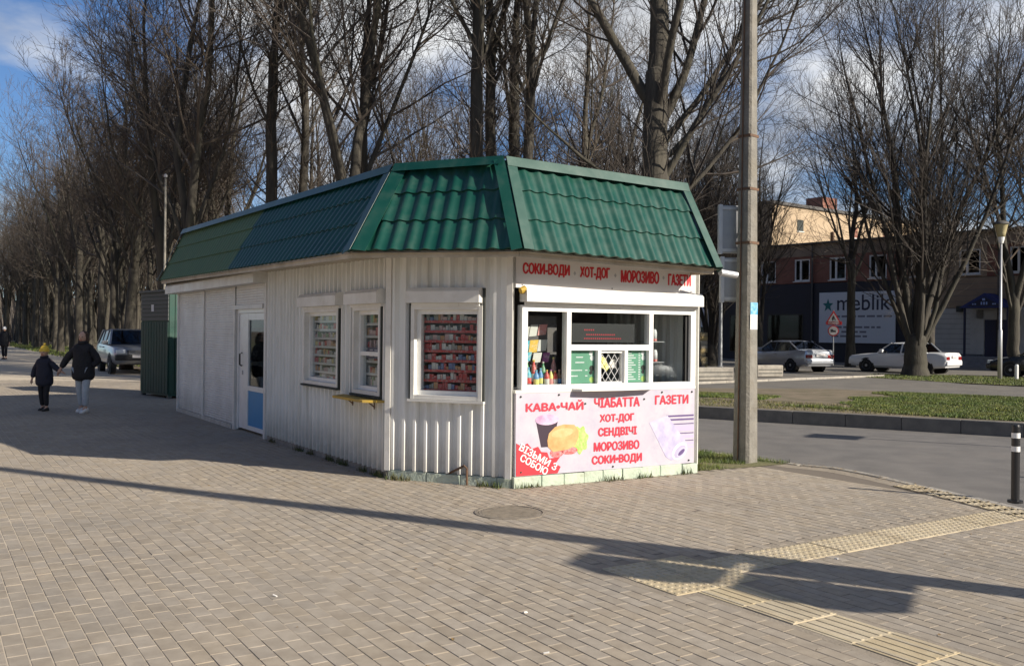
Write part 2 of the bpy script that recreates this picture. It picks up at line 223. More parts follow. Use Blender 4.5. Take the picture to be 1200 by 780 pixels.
# ------------------------------------------------------------------ mesh helpers
class Fr:
    """A wall frame: s along the wall, n outwards, z up."""
    def __init__(s, o, ex, ey=None, ez=(0, 0, 1)):
        s.o = np.array(o if len(o) == 3 else (*o, 0.0), float); e = np.array(ex if len(ex) == 3 else (*ex, 0.0), float); s.ex = e / np.linalg.norm(e)
        s.ez = np.array(ez, float)
        s.ey = np.array(ey if len(ey) == 3 else (*ey, 0.0), float) if ey is not None else np.cross(s.ez, s.ex)
        s.ey = s.ey / np.linalg.norm(s.ey)
    def __call__(s, a, n, z): return s.o + s.ex * a + s.ey * n + s.ez * z
ID = Fr((0, 0, 0), (1, 0, 0), (0, 1, 0))
class MB:
    def __init__(s): s.v = []; s.f = []
    def add(s, vs, fs):
        b = len(s.v); s.v += [tuple(map(float, p)) for p in vs]; s.f += [tuple(b + i for i in f) for f in fs]; return s
    def box(s, F, lo, hi):
        (a, b, c), (d, e, g) = lo, hi
        vs = [F(x, y, z) for z in (c, g) for y in (b, e) for x in (a, d)]
        return s.add(vs, [(0, 2, 3, 1), (4, 5, 7, 6), (0, 1, 5, 4), (2, 6, 7, 3), (0, 4, 6, 2), (1, 3, 7, 5)])
    def bbox(s, F, lo, hi, r=0.01):
        """a box with chamfered edges (three plates welded round the core)"""
        lo = np.array(lo, float); hi = np.array(hi, float); bm = bmesh.new()
        bmesh.ops.create_cube(bm, size=1.0)
        for v in bm.verts: v.co = Vector([lo[i] + (v.co[i] + 0.5) * (hi[i] - lo[i]) for i in range(3)])
        bmesh.ops.bevel(bm, geom=list(bm.edges), offset=r, segments=2, affect='EDGES', profile=0.6)
        bm.verts.index_update(); s.add([F(*v.co) for v in bm.verts], [[v.index for v in f.verts] for f in bm.faces]); bm.free(); return s
    def prism(s, F, poly, n0, n1):
        """poly of (s,z) points, extruded along n"""
        k = len(poly); vs = [F(a, n0, z) for a, z in poly] + [F(a, n1, z) for a, z in poly]
        fs = [tuple(range(k)), tuple(range(2 * k - 1, k - 1, -1))] + [(i, (i + 1) % k, k + (i + 1) % k, k + i) for i in range(k)]
        return s.add(vs, fs)
    def bar(s, p, q, w, t, up=(0, 0, 1)):
        p = np.array(p, float); q = np.array(q, float); d = q - p; L = np.linalg.norm(d); d /= L
        u = np.array(up, float); a = np.cross(d, u); a /= np.linalg.norm(a); u = np.cross(a, d)
        F = Fr(p, d, a, u); return s.box(F, (0, -w / 2, -t / 2), (L, w / 2, t / 2))
    def tube(s, pts, rad, n=8, caps=True):
        pts = np.array(pts, float); rad = np.broadcast_to(np.array(rad, float), (len(pts),)); vs = []
        for i, p in enumerate(pts):
            d = pts[min(i + 1, len(pts) - 1)] - pts[max(i - 1, 0)]; d = d / (np.linalg.norm(d) + 1e-9)
            a = np.cross(d, (0, 0, 1)) if abs(d[2]) < 0.95 else np.cross(d, (1, 0, 0)); a /= np.linalg.norm(a); b = np.cross(d, a)
            vs += [p + rad[i] * (math.cos(2 * math.pi * k / n) * a + math.sin(2 * math.pi * k / n) * b) for k in range(n)]
        fs = [(i * n + k, i * n + (k + 1) % n, (i + 1) * n + (k + 1) % n, (i + 1) * n + k) for i in range(len(pts) - 1) for k in range(n)]
        if caps: fs += [tuple(range(n - 1, -1, -1)), tuple(range((len(pts) - 1) * n, len(pts) * n))]
        return s.add(vs, fs)
    def lathe(s, prof, n=16, F=ID, cap=True):
        vs = [F(r * math.cos(2 * math.pi * k / n), r * math.sin(2 * math.pi * k / n), z) for r, z in prof for k in range(n)]
        fs = [(i * n + k, i * n + (k + 1) % n, (i + 1) * n + (k + 1) % n, (i + 1) * n + k) for i in range(len(prof) - 1) for k in range(n)]
        if cap: fs += [tuple(range(n - 1, -1, -1)), tuple(range((len(prof) - 1) * n, len(prof) * n))]
        return s.add(vs, fs)
    def loft(s, secs, caps=True):
        n = len(secs[0]); vs = [p for q in secs for p in q]
        fs = [(i * n + k, i * n + (k + 1) % n, (i + 1) * n + (k + 1) % n, (i + 1) * n + k) for i in range(len(secs) - 1) for k in range(n)]
        if caps: fs += [tuple(range(n - 1, -1, -1)), tuple(range((len(secs) - 1) * n, len(secs) * n))]
        return s.add(vs, fs)
    def ellipsoid(s, c, r, nu=14, nv=9, F=None):
        F = F or ID; vs = []; fs = []
        for j in range(1, nv):
            t = math.pi * j / nv
            vs += [F(c[0] + r[0] * math.sin(t) * math.cos(2 * math.pi * k / nu), c[1] + r[1] * math.sin(t) * math.sin(2 * math.pi * k / nu), c[2] + r[2] * math.cos(t)) for k in range(nu)]
        fs = [(i * nu + k, i * nu + (k + 1) % nu, (i + 1) * nu + (k + 1) % nu, (i + 1) * nu + k) for i in range(nv - 2) for k in range(nu)]
        b = len(vs); vs += [F(c[0], c[1], c[2] + r[2]), F(c[0], c[1], c[2] - r[2])]
        fs += [(b, (k + 1) % nu, k) for k in range(nu)] + [(b + 1, (nv - 2) * nu + k, (nv - 2) * nu + (k + 1) % nu) for k in range(nu)]
        return s.add(vs, fs)
    def mesh(s, name, origin=(0, 0, 0), smooth=False):
        me = bpy.data.meshes.new(name); o = origin
        me.from_pydata([(x - o[0], y - o[1], z - o[2]) for x, y, z in s.v], [], s.f)
        if smooth: me.polygons.foreach_set('use_smooth', [True] * len(me.polygons))
        me.update(); return me
    def build(s, name, m, parent=None, smooth=False, kind=None, label=None):
        org = ORG.get(parent.name, (0, 0, 0)) if parent else (0, 0, 0)
        me = s.mesh(name, org, smooth); o = obj(name, me, m, parent)
        ORG[o.name] = org
        if kind: o['kind'] = kind
        if label: o['label'] = label
        return o
ORG = {}
def obj(name, me, m, parent=None):
    o = bpy.data.objects.new(name, me); COL.objects.link(o)
    if m and not me.materials: me.materials.append(MATS[m])
    if parent: o.parent = parent
    return o
def tag(o, label, cat=None, group=None, kind=None):
    o['label'] = label
    if cat: o['category'] = cat
    if group: o['group'] = group
    if kind: o['kind'] = kind
    return o
def thing(name, label, cat, loc=(0, 0, 0), group=None, rz=0.0):
    """Empty at the base of a thing; world-space builds below it are shifted by loc."""
    o = bpy.data.objects.new(name, None); COL.objects.link(o); o.empty_display_size = 0.2; o.location = loc; o.rotation_euler.z = rz
    ORG[o.name] = tuple(loc) if rz == 0 else (0, 0, 0)
    return tag(o, label, cat, group)
def single(mb, name, m, label, cat, loc, group=None, smooth=False):
    me = mb.mesh(name, loc, smooth); o = obj(name, me, m); o.location = loc; return tag(o, label, cat, group)
def struct(mb, name, m, smooth=False):
    o = mb.build(name, m, None, smooth); o['kind'] = 'structure'; return o
def np_mesh(name, verts, faces):
    """verts (n,3), faces (m,k) numpy -> mesh"""
    verts = np.asarray(verts, np.float32); faces = np.asarray(faces, np.int32); me = bpy.data.meshes.new(name); k = faces.shape[1]
    me.vertices.add(len(verts)); me.vertices.foreach_set('co', verts.ravel())
    me.loops.add(faces.size); me.loops.foreach_set('vertex_index', faces.ravel())
    me.polygons.add(len(faces)); me.polygons.foreach_set('loop_start', np.arange(0, faces.size, k, dtype=np.int32)); me.polygons.foreach_set('loop_total', np.full(len(faces), k, np.int32))
    me.update(calc_edges=True); me.shade_flat(); return me
def copy_tree(o, parent=None):
    c = o.copy(); COL.objects.link(c); c.parent = parent
    for ch in list(o.children): copy_tree(ch, c)
    return c
TXT = {}
def text_geo(s, bold=0.0):
    if (s, bold) in TXT: return TXT[(s, bold)]
    cu = bpy.data.curves.new('t', 'FONT'); cu.body = s; cu.size = 1; cu.resolution_u = 3; cu.offset = bold
    o = bpy.data.objects.new('t', cu); COL.objects.link(o); dg = bpy.context.evaluated_depsgraph_get(); dg.update()
    me = o.evaluated_get(dg).to_mesh(); vs = np.array([v.co[:] for v in me.vertices]) if len(me.vertices) else np.zeros((0, 3)); fs = [tuple(p.vertices) for p in me.polygons]
    o.evaluated_get(dg).to_mesh_clear(); bpy.data.objects.remove(o); bpy.data.curves.remove(cu)
    TXT[(s, bold)] = (vs, fs); return vs, fs
def text_on(F, s, s0, s1, z0, z1, n, bold=0.0, rot=0.0, flip=False, wgt=0.0):
    """lettering fitted into the box s0..s1, z0..z1 on a frame"""
    vs, fs = text_geo(s, bold); m = MB()
    if not len(vs): return m
    lo, hi = vs.min(0), vs.max(0); P = []
    cs, cz = (s0 + s1) / 2, (z0 + z1) / 2
    for x, y, _ in vs:
        a = (x - lo[0]) / (hi[0] - lo[0]) * (s1 - s0) + s0; b = (y - lo[1]) / (hi[1] - lo[1]) * (z1 - z0) + z0
        if flip: a = s0 + s1 - a
        if rot: a, b = cs + (a - cs) * math.cos(rot) - (b - cz) * math.sin(rot), cz + (a - cs) * math.sin(rot) + (b - cz) * math.cos(rot)
        P.append(F(a, n, b))
    w = wgt * (z1 - z0); ax = F.ex * w; az = F.ez * w; k = 0
    for ox, oz in ((0, 0), (1, 0), (-1, 0), (0, 0.7), (0, -0.7)) if wgt else ((0, 0),):
        m.add([p + ax * ox + az * oz + F.ey * 0.00018 * k for p in P], fs); k += 1
    return m
def sheet(poly, z):
    m = MB(); zz = z if callable(z) else (lambda x, y: z); m.add([(x, y, zz(x, y)) for x, y in poly], [tuple(range(len(poly)))]); return m
def px(x, y, z):
    a = x / y * 1080; b = (z - 1.7) / y * 1080; return 600 + a + b * 0.01047, 390 - b + a * 0.01047
def inpoly(x, y, P):
    c = False; j = len(P) - 1
    for i in range(len(P)):
        if (P[i][1] > y) != (P[j][1] > y) and x < (P[j][0] - P[i][0]) * (y - P[i][1]) / (P[j][1] - P[i][1]) + P[i][0]: c = not c
        j = i
    return c
rnd = random.Random(7); nrng = np.random.default_rng(7)

# directions of the place: the pavement and the kiosk share one grid
LD = np.array((-0.542, 0.840)); PD = np.array((0.840, 0.542))
def pq(p, q): v = LD * p + PD * q; return float(v[0]), float(v[1])
A = np.array((-6.96, 19.31)); B = np.array((-1.41, 10.71)); C = np.array((0.02, 10.14)); D = np.array((2.25, 11.43)); A2 = np.array((-4.05, 21.19))

# ================================================================== SETTING
# ground to the horizon, road, pavement, verge
struct(sheet([(-900, -300), (900, -300), (900, 1200), (-900, 1200)], -0.16), 'ground', 'forest_floor')
FK = [(-10, 27.92), (3.89, 19.45), (9.07, 16.29), (20, 9.6), (34, 1.0)]
NK = [(-11.0, 31.0), (-6.6, 25.3), (2.73, 13.63), (3.40, 12.79), (3.85, 12.17), (4.20, 11.94), (4.42, 11.5), (4.56, 11.1), (4.76, 10.44), (5.12, 9.19), (5.6, 8.15), (6.5, 7.0), (8.2, 5.9), (12, 4.4), (34, -4.0)]
struct(sheet(NK[1:] + FK[::-1], -0.055), 'road', 'asphalt')
PAVE = [pq(-14, -9), pq(37.5, -9), pq(37.5, 2.4), pq(150, 2.4), pq(150, 7.7), pq(36, 7.7), pq(33, 8.0)] + NK[1:] + [(34, -20), (8, -20)]
struct(sheet(PAVE, -0.0026), 'pavement', 'joint_sand')
PAVE_OBJ = bpy.data.objects['pavement']
struct(sheet([pq(37.5, -40), pq(150, -40), pq(150, 2.4), pq(37.5, 2.4)], 0.015), 'lawn', 'lawn_soil')
# strip beside the far kerb: bare soil sloping up from the kerb to the inner path
def vz(x, y):
    d = (x - 3.89) * 0.521 + (y - 19.45) * 0.854; return 0.195 - 0.135 * min(1, max(0, d / 10.2))
def stripe(name, m, e0, e1, z0, z1, nu=40, nv=8):
    def interp(P, t):
        L = np.cumsum([0] + [math.dist(P[i], P[i + 1]) for i in range(len(P) - 1)]); d = t * L[-1]
        i = min(int(np.searchsorted(L, d, side='right')) - 1, len(P) - 2); f = (d - L[i]) / (L[i + 1] - L[i]); return np.array(P[i]) * (1 - f) + np.array(P[i + 1]) * f
    mb = MB(); vs = []; fs = []
    for j in range(nv + 1):
        for i in range(nu + 1):
            p = interp(e0, i / nu) * (1 - j / nv) + interp(e1, i / nu) * (j / nv); z = vz(p[0], p[1]) + (0.004 * math.sin(i * 1.7 + j * 2.1) if 0 < j < nv else 0)
            vs.append((p[0], p[1], z))
    for j in range(nv):
        for i in range(nu): fs.append((j * (nu + 1) + i, j * (nu + 1) + i + 1, (j + 1) * (nu + 1) + i + 1, (j + 1) * (nu + 1) + i))
    mb.add(vs, fs); return struct(mb, name, m, True)
FKo = [(x + 0.52 * 0.16, y + 0.854 * 0.16) for x, y in FK]
PATHN = [(-11.0, 33.0), (-4.0, 33.5), (5.6, 28.0), (9.7, 29.0), (14.2, 25.5), (24, 18.5), (40, 8.0)]
stripe('verge', 'verge_soil', FKo, PATHN, 0.195, 0.06, 60, 12)
PATHF = [(-10.0, 37.0), (-2.0, 36.0), (6.2, 30.9), (15.5, 38.3), (16.2, 33.0), (17.2, 29.5), (30, 19.5), (44, 10.0)]
struct(sheet(PATHN + PATHF[::-1], 0.05), 'path', 'lot_paving')
struct(sheet([(-10, 43), (-2, 36), (6.2, 30.9), (15.5, 38.3), (16.2, 33.0), (17.2, 29.5), (30, 19.5), (44, 10), (90, 10), (90, 140), (-10, 140)], 0.03), 'parking_lot', 'lot_paving')
ISL = [(14.2, 37.6), (15.9, 40.4), (19.0, 40.2), (21.5, 37.9), (24.5, 34.3), (28.0, 29.0), (26.0, 25.5), (19.0, 30.2), (16.3, 33.5)]
struct(sheet(ISL, 0.062), 'lawn_island', 'lawn_soil')
struct(sheet([pq(150, 7.6), pq(36, 7.6), (-12.0, 33.6), (-2.0, 36.2), (6.0, 31.3), (8.5, 42), (9.0, 75), (20, 150)], 0.042), 'park_ground', 'forest_floor')

# kerbs in single stones
def kerb(name, pts, m, w, z0, z1, step, side):
    root = bpy.data.objects.new(name, None); COL.objects.link(root); root['kind'] = 'structure'; ORG[root.name] = (0, 0, 0)
    d = 0.0; segs = [(np.array(pts[i]), np.array(pts[i + 1])) for i in range(len(pts) - 1)]
    for p, q in segs:
        L = np.linalg.norm(q - p); n = max(1, round(L / step)); e = (q - p) / L
        for i in range(n):
            F = Fr(p + e * L * i / n, e, (-e[1] * side, e[0] * side)); mb = MB(); j = rnd.uniform(-0.004, 0.004)
            mb.bbox(F, (0.004, j, z0), (L / n - 0.004, w + j, z1 + rnd.uniform(-0.004, 0.004)), 0.012); mb.build('kerb_stone', m, root)
    return root
kerb('far_kerb', FK[0:4], 'shaded_kerb', 0.155, -0.14, 0.20, 1.0, 1)
kerb('near_kerb', NK[1:13], 'kerb_concrete', 0.11, -0.14, 0.012, 0.9, -1)
kerb('path_kerb', [(6.2, 30.9), (15.5, 38.3)], 'kerb_concrete', 0.14, -0.05, 0.13, 0.8, 1)

# pavers, laid in running bond along the kiosk's long wall
TACT = []      # areas of tactile tiles, as (p0,p1,q0,q1) in the grid
gp = lambda x, y: (x * LD[0] + y * LD[1], x * PD[0] + y * PD[1])
P0, Q0 = gp(1.21, 6.56)      # centre of the blister pad
TACT.append((P0 - 0.40, P0 + 0.40, Q0 - 0.40, Q0 + 0.40))
TACT.append((P0 - 3.2, P0 - 0.40, Q0 - 0.22, Q0 + 0.18))
TACT.append((P0 - 0.20, P0 + 0.20, Q0 + 0.40, Q0 + 4.40))
HOLE = [tuple(B - LD * 0.08), tuple(C + np.array((-0.05, -0.08))), tuple(D + np.array((0.1, -0.05))), tuple(A2 + PD * 0.1), tuple(A + LD * 0.1)]
GRASSPOLY = [(2.28, 11.50), (2.55, 11.62), (3.0, 11.85), (3.75, 12.28), (3.40, 12.68), (2.73, 13.5), (-3.9, 22.0), (-4.1, 21.2)]
MAN = (0.0, 8.74)
pl, pw, jt = 0.200, 0.100, 0.0055
cells = []
for j in range(-34, 92):
    q = 0.1 * j
    for i in range(-2, 170):
        p = pl * i + (0.1 if j % 2 else 0)
        x, y = LD * (p + pl / 2) + PD * (q + pw / 2)
        if y < 2.6 or y > 30: continue
        u, v = px(x, y, 0)
        if u < -130 or u > 1330 or v > 900: continue
        if inpoly(x, y, HOLE) or inpoly(x, y, GRASSPOLY) or not inpoly(x, y, PAVE): continue
        pc, qc = p + pl / 2, q + pw / 2
        if any(a - 0.05 < pc < b + 0.05 and c - 0.03 < qc < d + 0.03 for a, b, c, d in TACT): continue
        # not across the kerb
        if min((x - k[0]) ** 2 + (y - k[1]) ** 2 for k in NK) < 0.03 : continue
        if (x - MAN[0]) ** 2 + (y - MAN[1]) ** 2 < 0.36 ** 2: continue
        cells.append((x, y, (x * x + y * y), 0 <= u <= 1200 and v <= 780))
def near_line(x, y):
    for a, b in zip(NK[1:], NK[2:]):
        ax, ay = a; bx, by = b; L = math.dist(a, b); t = max(0, min(1, ((x - ax) * (bx - ax) + (y - ay) * (by - ay)) / L / L))
        if math.hypot(x - ax - t * (bx - ax), y - ay - t * (by - ay)) < 0.20: return True
    return False
cells = [c for c in cells if not (c[1] < 14.5 and c[0] > 2 and near_line(c[0], c[1]))]
vis = sorted([c for c in cells if c[3]], key=lambda c: c[2])
near = set((c[0], c[1]) for c in vis[:300])
hx, hy, bv = (pl - jt) / 2, (pw - jt) / 2, 0.0018
pv = np.array([(-hx, -hy, -0.03), (hx, -hy, -0.03), (hx, hy, -0.03), (-hx, hy, -0.03), (-hx, -hy, -bv), (hx, -hy, -bv), (hx, hy, -bv), (-hx, hy, -bv), (-hx + bv, -hy + bv, 0), (hx - bv, -hy + bv, 0), (hx - bv, hy - bv, 0), (-hx + bv, hy - bv, 0)])
pf = [(0, 1, 5, 4), (1, 2, 6, 5), (2, 3, 7, 6), (3, 0, 4, 7), (4, 5, 9, 8), (5, 6, 10, 9), (6, 7, 11, 10), (7, 4, 8, 11), (8, 9, 10, 11)]
ang = math.atan2(LD[1], LD[0]); Rz = np.array([[math.cos(ang), -math.sin(ang), 0], [math.sin(ang), math.cos(ang), 0], [0, 0, 1]])
pvw = pv @ Rz.T
pm = bpy.data.meshes.new('paver'); pm.from_pydata(pv.tolist(), [], pf); pm.materials.append(MATS['paver'])
allv = []; k = 0
for c in cells:
    dz = rnd.gauss(0, 0.0005) + 0.0012 * math.sin(c[0] * 1.9 + 1) * math.sin(c[1] * 1.4 + c[0] * 0.6)
    if (c[0], c[1]) in near:
        o = obj('paver', pm, None, PAVE_OBJ); o.location = (c[0], c[1], dz); o.rotation_euler = (rnd.gauss(0, 0.004), rnd.gauss(0, 0.003), ang)
    else:
        v = pvw.copy(); t1, t2 = rnd.gauss(0, 0.005), rnd.gauss(0, 0.005)
        v[:, 2] += t1 * v[:, 0] + t2 * v[:, 1] + dz; v += (c[0], c[1], 0); allv.append(v)
V = np.concatenate(allv); nf = len(allv); F0 = (np.array(pf)[None] + 12 * np.arange(nf)[:, None, None]).reshape(-1, 4)
po = obj('paver_field', np_mesh('paver_field', V, F0), 'paver', PAVE_OBJ); po['kind'] = 'stuff'

# tactile paving: blister pad, bar strip, cross strip, kerb strip
tac = bpy.data.objects.new('tactile_paving', None); COL.objects.link(tac); tac['kind'] = 'structure'; ORG[tac.name] = (0, 0, 0)
def tile_mesh(name, lx, ly, kind):
    m = MB(); m.bbox(ID, (-lx / 2 + 0.003, -ly / 2 + 0.003, -0.04), (lx / 2 - 0.003, ly / 2 - 0.003, 0.004), 0.004)
    if kind == 'blister':
        n = round(lx / 0.0667)
        for i in range(n):
            for j in range(n):
                F = Fr((-lx / 2 + (i + 0.5) * lx / n, -ly / 2 + (j + 0.5) * ly / n, 0.004), (1, 0, 0), (0, 1, 0)); m.lathe([(0.020, -0.001), (0.017, 0.003), (0.009, 0.0045)], 7, F)
    if kind == 'bar':
        for j in range(5): m.bbox(ID, (-lx / 2 + 0.012, -ly / 2 + (j + 0.5) * ly / 5 - 0.014, 0), (lx / 2 - 0.012, -ly / 2 + (j + 0.5) * ly / 5 + 0.014, 0.008), 0.003)
    me = m.mesh(name); me.materials.append(MATS['tactile']); return me
tb = tile_mesh('blister_tile', 0.4, 0.4, 'blister'); tbar = tile_mesh('bar_tile', 0.4, 0.4, 'bar'); tks = tile_mesh('kerb_tile', 0.3, 0.3, 'blister')
def put_tile(me, p, q, extra=0.0):
    o = obj(me.name, me, None, tac); x, y = pq(p, q); o.location = (x, y, rnd.gauss(0.001, 0.0015)); o.rotation_euler.z = ang + extra
for a in (-0.2, 0.2):
    for b in (-0.2, 0.2): put_tile(tb, P0 + a, Q0 + b)
for i in range(7): put_tile(tbar, P0 - 0.6 - 0.4 * i, Q0 - 0.02)
for i in range(10): put_tile(tb, P0, Q0 + 0.6 + 0.4 * i)
for i in range(9):
    t = i / 8; x = 4.60 + (5.02 - 4.60) * t; y = 10.35 + (8.75 - 10.35) * t - 0.0
    o = obj('kerb_tile', tks, None, tac); o.location = (x - 0.06, y + 0.05, 0.008); o.rotation_euler.z = math.atan2(-1.6, 0.42)

# mortar bed showing between the cut pavers and the tactile tiles, and the sandy strip behind the near kerb
mat('mortar', (0.30, 0.255, 0.20), 0.95, col2=(0.235, 0.20, 0.155), scale=6, coords='World', bump=0.3, bscale=60)
mb_ = MB()
for i_, (a_, b_, c_, d_) in enumerate(TACT):
    mb_.add([(*pq(p_, q_), -0.0016 + 0.0002 * i_) for p_, q_ in ((a_ - 0.12, c_ - 0.07), (b_ + 0.12, c_ - 0.07), (b_ + 0.12, d_ + 0.07), (a_ - 0.12, d_ + 0.07))], [(0, 1, 2, 3)])
struct(mb_, 'mortar_bed', 'mortar')
ed = NK[2:13]; inn = [(2.35, 13.3), (3.02, 12.55), (3.55, 11.95), (3.95, 11.62), (4.10, 11.35), (4.24, 10.98), (4.42, 10.36), (4.78, 9.08), (5.25, 7.98), (6.2, 6.75), (8.0, 5.55)]
mb_ = MB(); mb_.add([(x_, y_, -0.0009) for x_, y_ in ed] + [(x_, y_, -0.0009) for x_, y_ in inn], [(i_, i_ + 1, len(ed) + i_ + 1, len(ed) + i_) for i_ in range(len(ed) - 1)]); struct(mb_, 'kerb_sand', 'mortar')

# manhole cover between the kiosk and the camera
th = thing('manhole_cover', 'round cast-iron manhole cover set in the pavers before the kiosk', 'manhole', (MAN[0], MAN[1], 0))
m = MB(); m.lathe([(0.34, -0.05), (0.34, 0.004), (0.31, 0.006), (0.31, -0.02)], 32, Fr((*MAN, 0), (1, 0, 0), (0, 1, 0)), False); m.build('frame', 'manhole_iron', th)
m = MB(); m.lathe([(0.30, -0.03), (0.30, 0.002), (0.0, 0.002)], 32, Fr((*MAN, 0), (1, 0, 0), (0, 1, 0)), False)
for i in range(-5, 6):
    w = math.sqrt(max(0, 0.27 ** 2 - (i * 0.05) ** 2)); m.box(Fr((*MAN, 0), (1, 0, 0), (0, 1, 0)), (-w, i * 0.05 - 0.008, 0.0), (w, i * 0.05 + 0.008, 0.007))
m.build('lid', 'manhole_iron', th)

# ================================================================== KIOSK
KC = (-2.2, 15.5, 0.0)
kiosk = thing('kiosk', 'white corrugated kiosk with a green metal-tile mansard roof and a serving window', 'kiosk', KC)
FL = Fr(B, A - B, (-PD[0], -PD[1])); LL = float(np.linalg.norm(A - B))
n2 = np.array(((C - B)[1], -(C - B)[0])); FM = Fr(B, C - B, n2); LM = float(np.linalg.norm(C - B))
n3 = np.array(((D - C)[1], -(D - C)[0])); FF = Fr(C, D - C, n3); LF = float(np.linalg.norm(D - C))
FR = Fr(D, A2 - D, (0.84, 0.542)); LR = float(np.linalg.norm(A2 - D))
FB = Fr(A2, A - A2, (-0.542, 0.84)); LB = float(np.linalg.norm(A - A2))
PROF = [(0.0, 0.0), (0.44, 0.0), (0.53, 1.0), (0.76, 1.0)]   # rib profile over one pitch
def corr(mb, F, s0, s1, z0, z1, pitch=0.141, dep=0.050, ph=0.0, base=0.0):
    S = {s0, s1}; k0 = math.floor((s0 - ph) / pitch) - 1
    pts = [(ph + (k + t) * pitch, d) for k in range(k0, int((s1 - ph) / pitch) + 2) for t, d in PROF]
    xs = np.array([p[0] for p in pts]); ds = np.array([p[1] for p in pts])
    S = sorted([x for x in xs if s0 < x < s1] + [s0, s1]); vs = []; fs = []
    for s in S:
        d = base + dep * float(np.interp(s, xs, ds)); vs += [F(s, d, z0), F(s, d, z1)]
    for i in range(len(S) - 1): fs.append((2 * i, 2 * i + 2, 2 * i + 3, 2 * i + 1))
    mb.add(vs, fs)
def corr_wall(F, s0, s1, z0, z1, holes, splits, **kw):
    """corrugated cladding in separate sheets, split at the seams, cut out round the openings"""
    edges = [s0] + splits + [s1]
    for a, b in zip(edges, edges[1:]):
        mb = MB(); cuts = sorted({a, b} | {h[0] for h in holes if a < h[0] < b} | {h[1] for h in holes if a < h[1] < b})
        for c, d in zip(cuts, cuts[1:]):
            hs = [h for h in holes if h[0] <= (c + d) / 2 <= h[1]]
            if hs: corr(mb, F, c, d, z0, hs[0][2], **kw); corr(mb, F, c, d, hs[0][3], z1, **kw)
            else: corr(mb, F, c, d, z0, z1, **kw)
        mb.build('corrugated_sheet', 'white_wall', kiosk)
W2 = (0.15, 0.96, 0.94, 2.0); W1 = (1.44, 2.70, 0.97, 2.0); W3 = (0.30, 1.19, 0.94, 2.0)
corr_wall(FL, 0.02, 4.42, 0.07, 2.62, [W2, W1], [1.20, 2.95])
corr_wall(FM, 0.0, LM, 0.11, 2.62, [W3], [], ph=-0.03)
corr_wall(FR, 0.0, LR, 0.10, 2.62, [], [2.3, 4.6, 6.9, 9.2])
corr_wall(FB, 0.0, LB, 0.10, 2.70, [], [1.7])
# corner trims
for F, s in ((FM, 0.0), (FM, LM - 0.03), (FR, 0.0)):
    m = MB(); m.box(F, (s - 0.035, 0.051, 0.10), (s + 0.035, 0.062, 2.60)); m.build('corner_trim', 'white_trim', kiosk)
# plinth: mint painted blocks at the front, concrete strip at the side
x = -0.02
while x < LF:
    w = min(rnd.uniform(0.24, 0.38), LF + 0.04 - x); m = MB(); m.bbox(FF, (x + 0.003, -0.10, -0.05), (x + w - 0.003, 0.06 + rnd.uniform(-0.01, 0.012), 0.122 + rnd.uniform(-0.008, 0.004)), 0.012); m.build('plinth_block', 'mint_concrete', kiosk); x += w
x = 0.0
while x < LM - 0.02:
    w = min(rnd.uniform(0.35, 0.55), LM - x); m = MB(); m.bbox(FM, (x + 0.002, -0.10, -0.05), (x + w - 0.002, 0.045 + rnd.uniform(-0.01, 0.01), 0.108 + rnd.uniform(-0.006, 0.0)), 0.012); m.build('plinth_block', 'mint_concrete', kiosk); x += w
for F, a, b in ((FL, 0.0, 4.4), (FR, 0.1, LR)):
    m = MB(); m.bbox(F, (a, -0.12, -0.05), (b, 0.02, 0.075), 0.01); m.build('plinth', 'kerb_concrete', kiosk)
# floor and inner lining
FLOORP = [tuple(FL(0.05, -0.06, 0)[:2]), tuple(C + np.array((0, 0.1))), tuple(FF(LF - 0.05, -0.06, 0)[:2]), tuple(A2 - PD * 0.06 - LD * 0.05), tuple(A + PD * 0.06 - LD * 0.05)]
sheet(FLOORP, 0.06).build('floor', 'interior', kiosk)
sheet(FLOORP, 2.66).build('ceiling', 'interior', kiosk)
m = MB(); m.box(FF, (-0.3, -1.75, 0.06), (LF + 0.0, -1.70, 2.6)); m.build('partition', 'interior_back', kiosk)

